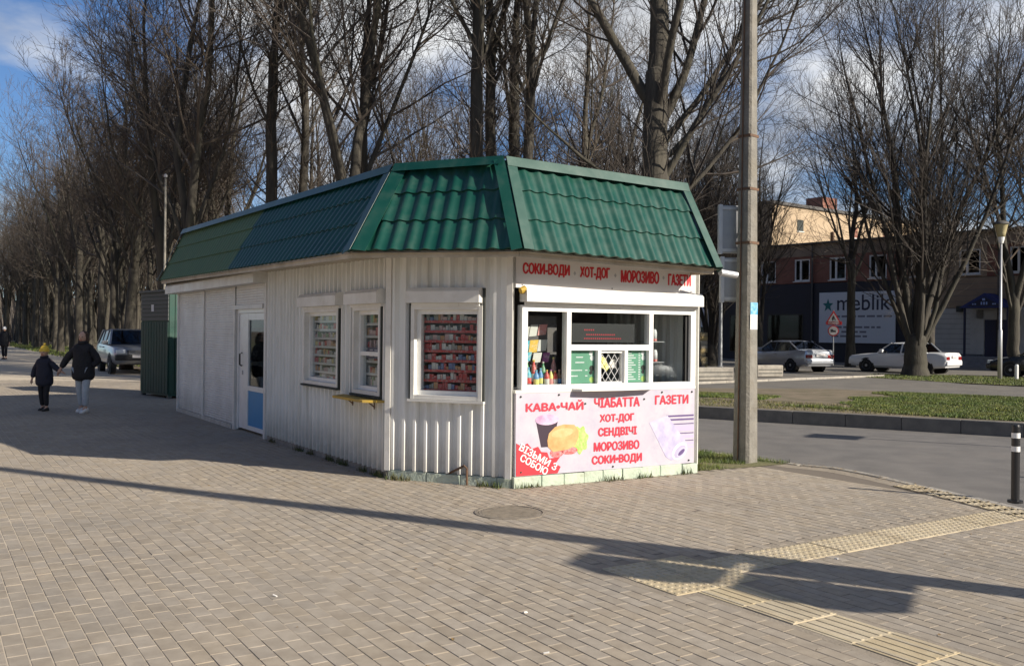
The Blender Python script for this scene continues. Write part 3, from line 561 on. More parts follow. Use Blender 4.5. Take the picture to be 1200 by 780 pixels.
# ---------- windows of the side walls
def side_window(F, w, bars, dark_border=0.025, inner=True):
    s0, s1, z0, z1 = w; t = 0.045
    win = MB(); n0, n1 = -0.05, 0.072
    win.box(F, (s0, n0, z0), (s0 + t, n1, z1)); win.box(F, (s1 - t, n0, z0), (s1, n1, z1)); win.box(F, (s0 + t, n0, z1 - t), (s1 - t, n1 - 0.002, z1)); win.box(F, (s0 + t, n0, z0), (s1 - t, n1 - 0.002, z0 + t))
    wo = win.build('window', 'white_trim', kiosk)
    sd = MB(); d = dark_border
    sd.box(F, (s0 - d, -0.03, z0 - d), (s0 - 0.001, 0.062, z1 + d + 0.13)); sd.box(F, (s1 + 0.001, -0.03, z0 - d), (s1 + d, 0.062, z1 + d + 0.17)); sd.box(F, (s0 - 0.001, -0.03, z0 - d), (s1 + 0.001, 0.061, z0 - 0.001)); sd.box(F, (s0, -0.03, z1 + 0.17), (s1, 0.061, z1 + 0.195))
    sd.build('sealant', 'seal_dark', wo)
    ss = MB(); i0, i1, j0, j1 = s0 + t, s1 - t, z0 + t, z1 - t; u = 0.05
    ss.box(F, (i0, -0.08, j0), (i0 + u, 0.0, j1)); ss.box(F, (i1 - u, -0.08, j0), (i1, 0.0, j1)); ss.box(F, (i0 + u, -0.08, j1 - u), (i1 - u, -0.002, j1)); ss.box(F, (i0 + u, -0.08, j0), (i1 - u, -0.002, j0 + u))
    if bars: ss.box(F, (i0 + u, -0.08, bars - 0.025), (i1 - u, -0.003, bars + 0.025))
    ss.build('sash', 'white_upvc', wo)
    p = MB(); p.box(F, (i0 + u, -0.045, j0 + u), (i1 - u, -0.04, j1 - u)); p.build('pane', 'pane', wo)
    sl_ = MB(); sl_.box(F, (s0 - 0.03, 0.0, z0 - 0.03), (s1 + 0.03, 0.092, z0 - 0.004)); sl_.build('sill', 'white_trim' if F is FM else 'seal_dark', wo)
    return wo
def shutter_box(F, s0, s1, z0, z1, dep=0.17):
    m = MB(); k = 0.04
    m.prism(Fr(F.o + F.ex * s0, F.ey, F.ex, F.ez), [(0.0, z0), (dep, z0), (dep, z1 - k), (dep - k, z1), (0.0, z1)], 0.0, s1 - s0)
    b = m.build('shutter_box', 'white_trim', kiosk)
    e = MB(); e.box(F, (s0 + 0.03, 0.05, z0 - 0.035), (s1 - 0.03, 0.085, z0 - 0.001)); e.build('shutter_slat', 'shutter_metal', b)
    return b
side_window(FL, W1, None); side_window(FL, W2, 1.43); side_window(FM, W3, None)
shutter_box(FL, 1.34, 2.74, 2.03, 2.20, 0.15); shutter_box(FL, 0.06, 1.04, 2.03, 2.20, 0.16); shutter_box(FM, 0.28, 1.185, 2.03, 2.20, 0.16)
# small plate in the narrow window
m = MB(); m.box(FL, (0.24, -0.036, 1.37), (0.72, -0.030, 1.51)); pltt = m.build('notice_plate', 'navy', kiosk)
for i in range(3):
    for j in range(3): 
        m = MB(); m.box(FL, (0.28 + 0.14 * i, -0.0295, 1.395 + 0.035 * j), (0.37 + 0.14 * i, -0.0285, 1.412 + 0.035 * j)); m.build('print_line', 'grey_print', pltt)
# yellow serving shelf under it
m = MB(); m.prism(Fr(FL(0, 0, 0.90), FL.ex, FL.ez, FL.ey), [(0.06, 0.03), (1.30, 0.03), (1.12, 0.26), (0.20, 0.26)], -0.03, 0.0); ys = m.build('counter_shelf', 'yellow_shelf', kiosk)
for s in (0.3, 0.95):
    m = MB(); m.bar(FL(s, 0.055, 0.80), FL(s, 0.14, 0.866), 0.014, 0.012); m.bar(FL(s, 0.06, 0.78), FL(s, 0.06, 0.868), 0.014, 0.012, (1, 0, 0)); m.build('bracket', 'rust', ys)

# ---------- long side: door and roller shutters
def curtain(F, s0, s1, z0, z1, n0, parent, sh=0.042):
    vs = []; fs = []; z = z0; i = 0
    prof = [(0, 0.0), (0.25, 0.007), (0.75, 0.007), (0.97, 0.0)]
    while z < z1 - 1e-4:
        h = min(sh, z1 - z)
        for t, d in prof: vs += [F(s0, n0 + d, z + t * h), F(s1, n0 + d, z + t * h)]
        z += h
    k = len(vs) // 2; fs = [(2 * i, 2 * i + 1, 2 * i + 3, 2 * i + 2) for i in range(k - 1)]
    mb = MB(); mb.add(vs, fs); o = mb.build('shutter_slats', 'shutter_metal', parent); o['kind'] = 'stuff'; return o
ZT = 2.44
for a, b in ((6.24, 8.13), (8.23, 10.18)):
    m = MB(); m.box(FL, (a, -0.02, 0.0), (b, 0.06, 0.07)); sh = m.build('roller_shutter', 'shutter_metal', kiosk); curtain(FL, a, b, 0.07, ZT, 0.02, sh)
m = MB(); m.box(FL, (4.56, 0.015, 2.05), (6.05, 0.065, 2.12)); sh = m.build('roller_shutter', 'shutter_metal', kiosk); curtain(FL, 4.56, 6.05, 2.12, ZT + 0.04, 0.03, sh)
for s in (4.47, 6.14, 8.18, 10.22):
    m = MB(); m.box(FL, (s - 0.04, -0.03, 0.0), (s + 0.04, 0.05, ZT + 0.04)); m.build('guide_rail', 'white_trim', kiosk)
m = MB(); m.box(FL, (6.1, -0.10, 0.0), (LL + 0.05, -0.05, 2.7)); m.box(FL, (LL, -0.12, 0), (LL + 0.08, 0.0, 2.7)); m.build('inner_wall', 'interior', kiosk)
for i, (a, b) in enumerate(((4.40, 7.35), (7.36, 9.1), (9.11, 10.45))):
    m = MB(); m.prism(Fr(FL.o + FL.ex * a, FL.ey, FL.ex, FL.ez), [(0.0, ZT), (0.26, ZT), (0.26, ZT + 0.15), (0.21, ZT + 0.19), (0.0, ZT + 0.19)], 0.0, b - a); m.build('shutter_box', 'white_trim', kiosk)
# wall strip above boxes
m = MB(); m.box(FL, (4.42, -0.06, ZT), (LL, 0.012, 2.78)); m.build('wall_strip', 'white_wall', kiosk)
# door
m = MB(); n0, n1 = -0.06, -0.005; d0, d1 = 4.53, 6.05
m.box(FL, (d0, n0 - 0.04, 0.03), (d0 + 0.06, n1 + 0.02, 2.05)); m.box(FL, (d1 - 0.06, n0 - 0.04, 0.03), (d1, n1 + 0.02, 2.05)); m.box(FL, (d0 + 0.06, n0 - 0.04, 1.985), (d1 - 0.06, n1 + 0.018, 2.05))
dr = m.build('door_frame', 'white_upvc', kiosk)
m = MB(); e0, e1 = d0 + 0.07, d1 - 0.07
gl0, gl1 = 4.66, 5.50
m.box(FL, (e0, n0, 0.05), (gl0, n1, 1.98)); m.box(FL, (gl1, n0, 0.05), (e1, n1, 1.98)); m.box(FL, (gl0, n0, 1.87), (gl1, n1 - 0.002, 1.98)); m.box(FL, (gl0, n0, 0.70), (gl1, n1 - 0.002, 0.78)); m.box(FL, (gl0, n0, 0.05), (gl1, n1 - 0.002, 0.12))
door = m.build('door', 'white_upvc', kiosk)
m = MB(); m.box(FL, (gl0, -0.035, 0.78), (gl1, -0.030, 1.87)); m.build('pane', 'pane_dark', door)
m = MB(); m.box(FL, (gl0, -0.045, 0.12), (gl1, -0.018, 0.70)); m.build('panel', 'door_blue', door)
m = MB(); m.tube([FL(5.78, 0.01, 1.10), FL(5.78, 0.05, 1.12), FL(5.78, 0.05, 1.30), FL(5.78, 0.01, 1.32)], 0.014, 8); m.build('handle', 'black_plastic', door)
m = MB(); m.box(FL, (5.76, -0.006, 0.95), (5.80, 0.004, 1.02)); m.build('lock', 'grey_metal', door)
# notices behind the door glass
m = MB(); m.box(FL, (gl0 + 0.02, -0.052, 1.22), (gl1 - 0.02, -0.046, 1.60)); st = m.build('door_poster', 'navy', door)
text_on(FL, 'ЖТ', gl0 + 0.44, gl1 - 0.08, 1.27, 1.36, -0.0455, 0.0, flip=True).build('lettering', 'pure_white', st)
m = MB(); m.box(FL, (gl0 + 0.02, -0.052, 1.12), (gl1 - 0.02, -0.046, 1.19)); m.build('door_strip', 'pure_white', door)
m = MB(); m.box(FL, (gl0 + 0.1, -0.052, 1.63), (gl1 - 0.1, -0.046, 1.75)); m.build('door_notice', 'goods_0', door)
m = MB(); m.box(FL, (4.42, -0.9, 0.07), (6.1, -0.85, 2.6)); m.build('inner_partition', 'interior', kiosk)

# ---------- serving front
# signboard
m = MB(); m.box(FF, (0.0, 0.0, 2.20), (LF, 0.035, 2.60)); sb = m.build('sign_board', 'sign_white', kiosk)
for s, a, b, z0, z1 in (('СОКИ-ВОДИ', 0.09, 0.70, 2.335, 2.475), ('ХОТ-ДОГ', 0.85, 1.26, 2.325, 2.465), ('МОРОЗИВО', 1.43, 1.99, 2.31, 2.45), ('ГАЗЕТИ', 2.14, 2.49, 2.30, 2.435)):
    text_on(FF, s, a, b, z0, z1, 0.0370, 0.0, wgt=0.055).build('lettering', 'sign_red', sb)
for s in (0.775, 1.345, 2.065):
    m = MB(); m.prism(FF, [(s - 0.02, 2.385), (s, 2.36), (s + 0.02, 2.385), (s, 2.41)], 0.034, 0.0362); m.build('diamond', 'grey_print', sb)
for s in (0.08, 1.3, 2.5):
    for z in (2.23, 2.56): m = MB(); m.lathe([(0.008, 0.034), (0.006, 0.04), (0, 0.04)], 8, Fr(FF(s, 0, z), FF.ex, FF.ez, FF.ey), False); m.build('bolt', 'seal_dark', sb)
shutter_box(FF, 0.07, 2.60, 2.045, 2.20, 0.16)
m = MB(); m.tube([FF(0.02, 0.10, 2.16), FF(0.08, 0.10, 2.18)], [0.035, 0.045], 8); m.build('shutter_motor', 'yellow_shelf', kiosk)
# frame of the serving window
SW = dict(z0=1.075, z1=2.01)
m = MB(); n0, n1 = -0.05, 0.055
for a, b, z0, z1, e in ((0.075, 0.145, 1.075, 2.01, 0), (2.49, 2.565, 1.075, 2.01, 0), (0.145, 2.49, 1.945, 2.01, 0.002), (0.145, 2.49, 1.075, 1.125, 0.002), (0.665, 0.725, 1.125, 1.945, 0.003), (1.845, 1.905, 1.125, 1.945, 0.003), (0.725, 1.845, 1.51, 1.575, 0.004), (1.10, 1.145, 1.125, 1.51, 0.005), (1.485, 1.53, 1.125, 1.51, 0.005)):
    m.box(FF, (a, n0 + e, z0), (b, n1 - e, z1))
sw = m.build('serving_window', 'white_upvc', kiosk)
for a, b, z0, z1, g_ in ((0.145, 0.665, 1.125, 1.945, 'pane'), (0.725, 1.845, 1.575, 1.945, 'pane'), (0.725, 1.10, 1.125, 1.51, 'pane'), (1.53, 1.845, 1.125, 1.51, 'pane'), (1.905, 2.44, 1.125, 1.945, 'pane')):
    m = MB(); m.box(FF, (a, -0.004, z0), (b, 0.0, z1)); m.build('pane', g_, sw)
m = MB(); m.box(FF, (2.44, -0.04, 1.125), (2.49, 0.01, 1.945)); m.build('seal_strip', 'black_plastic', sw)
# hatch with its diamond grille
m = MB(); hz0, hz1, ha, hb = 1.125, 1.51, 1.145, 1.485
for a, b, z0, z1 in ((ha, ha + 0.02, hz0, hz1), (hb - 0.02, hb, hz0, hz1), (ha + 0.02, hb - 0.02, hz1 - 0.03, hz1), (ha + 0.02, hb - 0.02, hz0, hz0 + 0.02)): m.box(FF, (a, -0.03, z0), (b, 0.02, z1))
hat = m.build('hatch', 'white_upvc', sw)
m = MB(); ia, ib, ja, jb = ha + 0.02, hb - 0.02, hz0 + 0.02, hz1 - 0.03; st_ = 0.088; sl2 = 1.45
for sg in (1, -1):
    k = -6
    while k < 12:
        c0 = ia + k * st_; P = []
        for z in np.linspace(ja, jb, 30):
            s = c0 + sg * (z - ja) / sl2
            if ia < s < ib: P.append((s, z))
        if len(P) > 1: m.bar(FF(P[0][0], -0.02 + 0.004 * sg, P[0][1]), FF(P[-1][0], -0.02 + 0.004 * sg, P[-1][1]), 0.007, 0.004, tuple(FF.ey))
        k += 1
m.build('grille', 'light_metal', hat)
# notes clipped behind the grille
for pl_, mm in (([(1.17, 1.34), (1.24, 1.30), (1.22, 1.44), (1.17, 1.46)], 'goods_5'), ([(1.21, 1.44), (1.28, 1.42), (1.34, 1.31), (1.30, 1.26), (1.23, 1.31)], 'goods_5'), ([(1.33, 1.30), (1.45, 1.30), (1.45, 1.40), (1.37, 1.40)], 'goods_3')):
    m = MB(); m.prism(FF, pl_, -0.062, -0.06); m.build('note', mm, hat)
# menus behind the glass
for a, b in ((0.735, 1.09), (1.54, 1.84)):
    m = MB(); m.box(FF, (a, -0.016, 1.13), (b, -0.010, 1.505)); me_ = m.build('menu', 'menu_green', sw)
    w = b - a
    rows = [(0.28, 0.55, 1.43), (0.25, 0.6, 1.37), (0.04, 0.52, 1.28), (0.04, 0.35, 1.215)] if a < 1 else [(0.05, 0.3 + 0.1 * (i % 3), 1.475 - 0.028 * i) for i in range(12)]
    for r0, r1, z in rows:
        m = MB(); m.box(FF, (a + r0 * w, -0.0095, z - 0.006), (a + r1 * w, -0.0085, z + 0.006)); m.build('menu_line', 'pure_white', me_)
    for i in range(12 if a > 1 else 2):
        z = 1.475 - 0.028 * i if a > 1 else 1.28 - 0.065 * i; m = MB(); m.box(FF, (a + 0.64 * w, -0.0095, z - 0.006), (a + 0.73 * w, -0.0085, z + 0.006)); m.build('menu_line', 'pure_white', me_)
    for i, (cx, cz, r) in enumerate(((0.86, 1.475, 0.024), (0.95, 1.42, 0.027), (0.93, 1.30, 0.03), (0.86, 1.25, 0.02), (0.94, 1.17, 0.03))):
        m = MB(); m.lathe([(r * 1.15, -0.0099), (r * 1.15, -0.0090)], 12, Fr(FF(min(a + cx * w, b - r * 1.2), 0, cz), FF.ex, FF.ez, FF.ey)); m.build('menu_picture', ('pure_white', 'pure_white', 'seal_dark', 'black_plastic', 'lettuce')[i], me_)
# electronic sign behind the top light
m = MB(); m.box(FF, (0.80, -0.10, 1.60), (1.70, -0.05, 1.82)); es = m.build('led_sign', 'black_plastic', sw)
for z, a, b in ((1.745, 0.97, 1.10), (1.69, 1.0, 1.40), (1.645, 0.97, 1.5)):
    m = MB(); s = a
    while s < b: m.box(FF, (s, -0.049, z - 0.008), (s + 0.018, -0.047, z + 0.008)); s += 0.03
    m.build('led_row', 'led_red', es)
# hatch counter
m = MB(); m.prism(Fr(FF(0, 0, 1.072), FF.ex, FF.ez, FF.ey), [(0.73, 0.03), (1.90, 0.03), (1.84, 0.17), (1.30, 0.21), (0.80, 0.17)], -0.022, 0.0); m.build('counter_shelf', 'white_trim', kiosk)
m = MB(); m.box(FF, (0.0, -0.03, 1.04), (LF, 0.05, 1.072)); m.build('window_rail', 'white_trim', kiosk)

# banner under the window: flat print in thin layers
bn = 0.045
m = MB(); m.box(FF, (0.01, -0.02, 0.125), (LF - 0.01, bn, 1.04)); ban = m.build('banner', 'banner', kiosk)
def pr(poly, m_, lay, name): mb = MB(); mb.prism(FF, poly, bn - 0.002, bn + 0.0012 * lay); return mb.build(name, m_, ban)
def ell(cx, cz, rx, rz, n=22, a0=0, a1=2 * math.pi, rot=0): return [(cx + rx * math.cos(t) * math.cos(rot) - rz * math.sin(t) * math.sin(rot), cz + rx * math.cos(t) * math.sin(rot) + rz * math.sin(t) * math.cos(rot)) for t in np.linspace(a0, a1, n, endpoint=False)]
for s, a, b, z0, z1 in (('КАВА•ЧАЙ', 0.14, 0.90, 0.835, 0.945), ('ЧІАБАТТА', 1.06, 1.71, 0.85, 0.955), ('ГАЗЕТИ', 1.95, 2.46, 0.86, 0.965), ('ХОТ-ДОГ', 1.14, 1.63, 0.665, 0.765), ('СЕНДВІЧІ', 1.12, 1.67, 0.50, 0.61), ('МОРОЗИВО', 1.06, 1.71, 0.345, 0.445), ('СОКИ•ВОДИ', 1.035, 1.75, 0.18, 0.29)):
    text_on(FF, s, a, b, z0, z1, bn + 0.0024, 0.0, wgt=0.07).build('lettering', 'banner_red', ban)
pr([(0.27, 0.72), (0.56, 0.72), (0.49, 0.43), (0.34, 0.43)], 'coffee', 1, 'cup_print')
pr(ell(0.415, 0.735, 0.155, 0.06), 'lid_lilac', 2, 'cup_lid_print')
pr([(0.86 + 0.11 * math.cos(t) * (1 + 0.12 * math.sin(7 * t)), 0.49 + 0.15 * math.sin(t) * (1 + 0.12 * math.sin(7 * t))) for t in np.linspace(0, 2 * math.pi, 44, endpoint=False)], 'lettuce', 2, 'lettuce_print')
pr(ell(0.55, 0.36, 0.09, 0.055), 'tomato', 3, 'tomato_print'); pr(ell(0.72, 0.375, 0.11, 0.045), 'tomato', 3, 'tomato_print')
pr([(0.42, 0.50), (0.43, 0.43), (0.50, 0.37), (0.60, 0.38), (0.70, 0.39), (0.80, 0.43), (0.84, 0.52), (0.84, 0.60), (0.78, 0.665), (0.64, 0.675), (0.52, 0.65), (0.44, 0.58)], 'bun', 4, 'bun_print')
pr(ell(0.62, 0.58, 0.15, 0.05, rot=0.1), 'bun_light', 5, 'bun_shine_print')
pr([(0.02, 0.13), (0.56, 0.13), (0.60, 0.20), (0.53, 0.24), (0.59, 0.31), (0.45, 0.30), (0.42, 0.37), (0.34, 0.38), (0.30, 0.44), (0.22, 0.42), (0.16, 0.485), (0.09, 0.45), (0.02, 0.49)], 'banner_scarlet', 5, 'burst_print')
text_on(FF, 'ВІЗЬМИ З', 0.035, 0.575, 0.285, 0.365, bn + 0.0072, 0.0, rot=-0.50, wgt=0.045).build('lettering', 'pure_white', ban)
text_on(FF, 'СОБОЮ', 0.055, 0.445, 0.205, 0.285, bn + 0.0072, 0.0, rot=-0.50, wgt=0.045).build('lettering', 'pure_white', ban)
for i, (z, h, mm) in enumerate(((0.70, 0.022, 'print_violet'), (0.655, 0.022, 'print_violet'), (0.605, 0.012, 'print_violet'), (0.53, 0.06, 'print_lilac'), (0.49, 0.012, 'print_violet'), (0.44, 0.03, 'print_lilac'), (0.40, 0.01, 'print_violet'), (0.36, 0.02, 'print_lilac'), (0.32, 0.01, 'print_lilac'))):
    pr([(2.13 + 0.035 * i, z), (2.555, z), (2.555, z + h), (2.12 + 0.035 * i, z + h)], mm, 1, 'newsprint')
pr([(1.86, 0.645), (2.14, 0.72), (2.46, 0.36), (2.46, 0.28), (2.36, 0.185), (2.20, 0.175), (2.12, 0.22)], 'paper_lilac', 2, 'newspaper_print')
pr(ell(2.335, 0.28, 0.13, 0.088, rot=0.62), 'pure_white', 3, 'newspaper_roll_print'); pr(ell(2.34, 0.275, 0.105, 0.062, rot=0.62), 'paper_shadow', 4, 'newspaper_roll_print'); pr(ell(2.35, 0.265, 0.085, 0.042, rot=0.62), 'paper_lilac', 5, 'newspaper_roll_print'); pr(ell(2.36, 0.265, 0.06, 0.024, rot=0.62), 'print_violet', 6, 'newspaper_roll_print')
for s, z in ((0.07, 1.0), (0.57, 1.01), (0.93, 0.9), (1.78, 0.93), (2.05, 1.005), (2.52, 1.0), (0.08, 0.17), (1.33, 0.155), (2.48, 0.16)):
    m = MB(); m.lathe([(0.012, bn), (0.010, bn + 0.012), (0, bn + 0.012)], 8, Fr(FF(s, 0, z), FF.ex, FF.ez, FF.ey), False); m.build('bolt', 'seal_dark', ban)

# ---------- roof
E0, E1, E2, E3 = (np.array(p) for p in ((-7.44, 19.40, 2.735), (-1.74, 10.02, 2.585), (0.10, 9.57, 2.58), (2.467, 10.94, 2.51)))
T0, T1, T2, T3 = (np.array(p) for p in ((-6.81, 19.10, 3.73), (-1.37, 10.68, 3.60), (-0.10, 10.05, 3.585), (2.114, 11.30, 3.515)))
E4 = np.array((-3.75, 21.55, 2.69)); T4 = np.array((-4.2, 20.7, 3.65))
def roof_face(a, b, tb_, ta, m_, pitch, courses=3, wave=0.028, s_lo=0.0, s_hi=1.0, amp=1.0):
    """pressed metal tile between eave a-b and top ta-tb, one part per course"""
    ex = (b - a) / np.linalg.norm(b - a); Lb = np.linalg.norm(b - a); nn = np.cross(ex, (ta + tb_) / 2 - (a + b) / 2); nn /= np.linalg.norm(nn); nn = nn if nn[2] > 0 else -nn
    sl_l = np.dot(ta - a, ex); sl_r = np.dot(tb_ - b, ex); step = pitch / 10
    for c in range(courses):
        v0, v1 = c / courses, (c + 1) / courses; rows = []
        for t, lift in ((0.0, -0.004), (0.0, 0.020), (0.0, 0.0201), (0.12, 0.019), (0.5, 0.009), (0.9, 0.002), (1.02, 0.0)):
            v = min(v0 + (v1 - v0) * t, 1.0); l0, r0 = sl_l * v, Lb + sl_r * v; rows.append((v, l0 + (r0 - l0) * s_lo, l0 + (r0 - l0) * s_hi, lift, l0, r0))
        lo = min(r_[1] for r_ in rows); hi = max(r_[2] for r_ in rows); ns = int((hi - lo) / step) + 1; us = [lo + i * (hi - lo) / ns for i in range(ns + 1)]
        vs = []; fs = []
        for v, l, r, lift, l0, r0 in rows:
            for u in us:
                uu = min(max(u, l), r); ph = (uu / pitch) % 1.0; w = (0.5 - 0.5 * math.cos(2 * math.pi * ph ** 0.8)) ** 1.5
                f = (uu - l0) / (r0 - l0); base = (a * (1 - f) + b * f) * (1 - v) + (ta * (1 - f) + tb_ * f) * v
                vs.append(base + nn * (lift + amp * wave * w - 0.028))
        k = len(us)
        for i in range(len(rows) - 1):
            if i == 1: continue
            for j in range(k - 1): fs.append((i * k + j, i * k + j + 1, (i + 1) * k + j + 1, (i + 1) * k + j))
        mb = MB(); mb.add(vs, fs); mb.build('tile_course', m_, kiosk, True)
fb = 5.27 / 10.98
roof_face(E1, E0, T0, T1, 'roof_green_skylit', 0.185, s_lo=0.0, s_hi=fb)
roof_face(E1, E0, T0, T1, 'roof_faded', 0.185, s_lo=fb, s_hi=1.0, wave=0.014, courses=3)
roof_face(E1, E2, T2, T1, 'roof_green', 0.186)
roof_face(E2, E3, T3, T2, 'roof_green', 0.186)
roof_face(E3, E4, T4, T3, 'roof_green', 0.186)
roof_face(E4, E0, T0, T4, 'roof_green', 0.186)
def cap(p, q, w, m_, name, upv, lift=0.012, t=0.012):
    mb = MB(); d = (q - p) / np.linalg.norm(q - p); u = np.array(upv, float); u -= d * np.dot(u, d); u /= np.linalg.norm(u)
    mb.bar(p + u * lift, q + u * lift, w, t, tuple(u)); return mb.build(name, m_, kiosk)
def face_n(a, b, c): n = np.cross(b - a, c - a); n /= np.linalg.norm(n); return n if n[2] > 0 else -n
nL, nM, nF, nR = face_n(E1, E0, T1), face_n(E1, E2, T1), face_n(E2, E3, T2), face_n(E3, E4, T3)
def hip(e, t, na, nb, sa, sb_, m_, w=0.15):
    """folded hip flashing: one wing on each face"""
    d = (t - e) / np.linalg.norm(t - e)
    for n, s in ((na, sa), (nb, sb_)):
        if n is None: continue
        a = np.cross(n, d); a = a if np.dot(a, s) > 0 else -a
        mb = MB(); vs = [e + n * 0.036 - d * 0.02, e + n * 0.036 + a * w - d * 0.02, t + n * 0.036 + a * w, t + n * 0.036]; vs += [p - n * 0.006 for p in vs]
        mb.add(vs, [(0, 1, 2, 3), (7, 6, 5, 4), (0, 4, 5, 1), (1, 5, 6, 2), (2, 6, 7, 3), (3, 7, 4, 0)]); mb.build('hip_flashing', m_, kiosk)
hip(E1, T1, nL, nM, E0 - E1, E2 - E1, 'roof_green', 0.17); hip(E2, T2, nM, nF, E1 - E2, E3 - E2, 'roof_green', 0.12); hip(E3, T3, nF, nR, E2 - E3, E4 - E3, 'roof_green', 0.11); hip(E0, T0, nL, None, E1 - E0, None, 'roof_green_skylit', 0.06)
nB = face_n(E4, E0, T4)
for p, q, n in ((T0, T1, nL), (T1, T2, nM), (T2, T3, nF), (T3, T4, nR), (T4, T0, nB)):
    mm = 'roof_green_skylit' if p is T0 else 'roof_green'
    up = np.array((0, 0, 1.0)); d = (q - p) / np.linalg.norm(q - p); dn = np.cross(n, d); dn = dn if dn[2] < 0 else -dn
    mb = MB(); o1 = n * 0.040
    vs = [p + o1 + dn * 0.10, q + o1 + dn * 0.10, q + o1 + up * 0.02, p + o1 + up * 0.02]; ins = -np.array((n[0], n[1], 0)) * 0.16
    vs += [q + o1 + up * 0.02 + ins, p + o1 + up * 0.02 + ins]; mb.add(vs, [(0, 1, 2, 3), (3, 2, 4, 5)]); mb.build('ridge_flashing', mm, kiosk)
mb = MB(); mb.add([T0 - (0, 0, 0.06), T1 - (0, 0, 0.06), T2 - (0, 0, 0.06), T3 - (0, 0, 0.06), T4 - (0, 0, 0.06)], [(0, 1, 2, 3, 4)]); mb.build('roof_deck', 'roof_felt', kiosk)
# soffit and fascia under the eaves
walls = [FL(LL, 0, 2.66), FL(0, 0, 2.56), FM(LM, 0, 2.555), FF(LF, 0, 2.50), np.array((*A2, 2.62))]
eav = [E0, E1, E2, E3, E4]
for i in range(5):
    j = (i + 1) % 5; mb = MB(); mb.add([eav[i] - (0, 0, 0.035), eav[j] - (0, 0, 0.035), walls[j] - (0, 0, 0.0), walls[i]], [(0, 1, 2, 3)]); mb.build('soffit', 'soffit', kiosk)
    mb = MB(); p, q = eav[i] * 0.985 + np.array((*KC[:2], 2.6)) * 0.015, eav[j] * 0.985 + np.array((*KC[:2], 2.6)) * 0.015
    p[2] = eav[i][2]; q[2] = eav[j][2]; mb.bar(p - (0, 0, 0.045), q - (0, 0, 0.045), 0.018, 0.075); mb.build('fascia', 'soffit', kiosk)
# downpipe stub between roof and pole
m = MB(); m.tube([E3 + (0.02, 0.10, -0.06), E3 + (0.24, 0.20, -0.085)], 0.04, 10); m.build('gutter_pipe', 'light_metal', kiosk)
# bent pipe at the chamfer foot
m = MB(); m.tube([FM(1.02, 0.06, 0.0), FM(1.02, 0.07, 0.19), FM(0.99, 0.07, 0.215), FM(0.80, 0.05, 0.12)], 0.013, 7); m.build('bent_rod', 'rust', kiosk)

# ---------- goods inside
def pack_shelf(F, s0, s1, z0, z1, n, label, rows, red):
    t = thing('display_rack', label, 'rack', tuple(F((s0 + s1) / 2, n, 0.06)))
    m = MB(); m.box(F, (s0, n - 0.20, 0.06), (s0 + 0.02, n, z1)); m.build('side_panel', 'shelf_metal', t)
    m = MB(); m.box(F, (s1 - 0.02, n - 0.20, 0.06), (s1, n, z1)); m.build('side_panel', 'shelf_metal', t)
    m = MB(); m.box(F, (s0 + 0.02, n - 0.20, z0 - 0.1), (s1 - 0.02, n - 0.19, z1)); m.build('back_panel', 'shelf_metal', t)
    dz = (z1 - z0) / rows
    packs = {}
    for i in range(rows):
        m = MB(); z = z0 + dz * i; m.box(F, (s0 + 0.02, n - 0.19, z - 0.012), (s1 - 0.02, n, z)); m.build('shelf', 'shelf_metal', t)
        m = MB(); m.box(F, (s0 + 0.02, n + 0.001, z - 0.012), (s1 - 0.02, n + 0.004, z + 0.018)); m.build('price_strip', 'packet_0' if red else 'packet_1', t)
        s = s0 + 0.03
        while s < s1 - 0.07:
            w = rnd.choice((0.030, 0.042, 0.055)) if red else rnd.uniform(0.035, 0.10); h = dz * rnd.uniform(0.45, 0.86); c = rnd.choice((0, 0, 1, 1, 2, 3, 4, 5, 0)) if red else rnd.choice((1, 1, 5, 7, 6, 3, 4, 1, 0))
            if rnd.random() > 0.05: packs.setdefault(c, MB()).box(F, (s, n - 0.09, z + 0.001), (s + w - 0.005, n - 0.012, z + h))
            s += w
    for c, mb in packs.items():
        o = mb.build('packs', 'packet_%d' % c, t); o['kind'] = 'stuff'
    return t
pack_shelf(FM, 0.34, 1.15, 1.03, 1.93, -0.09, 'rack of red and white cigarette packs behind the sunlit angled-wall window', 8, True)
pack_shelf(FL, 1.46, 2.68, 1.02, 1.94, -0.055, 'rack of small coloured packets behind the wider window of the shaded wall', 8, False)
pack_shelf(FL, 0.22, 0.90, 1.02, 1.94, -0.085, 'rack of pale packets behind the narrow window above the yellow shelf', 6, False)

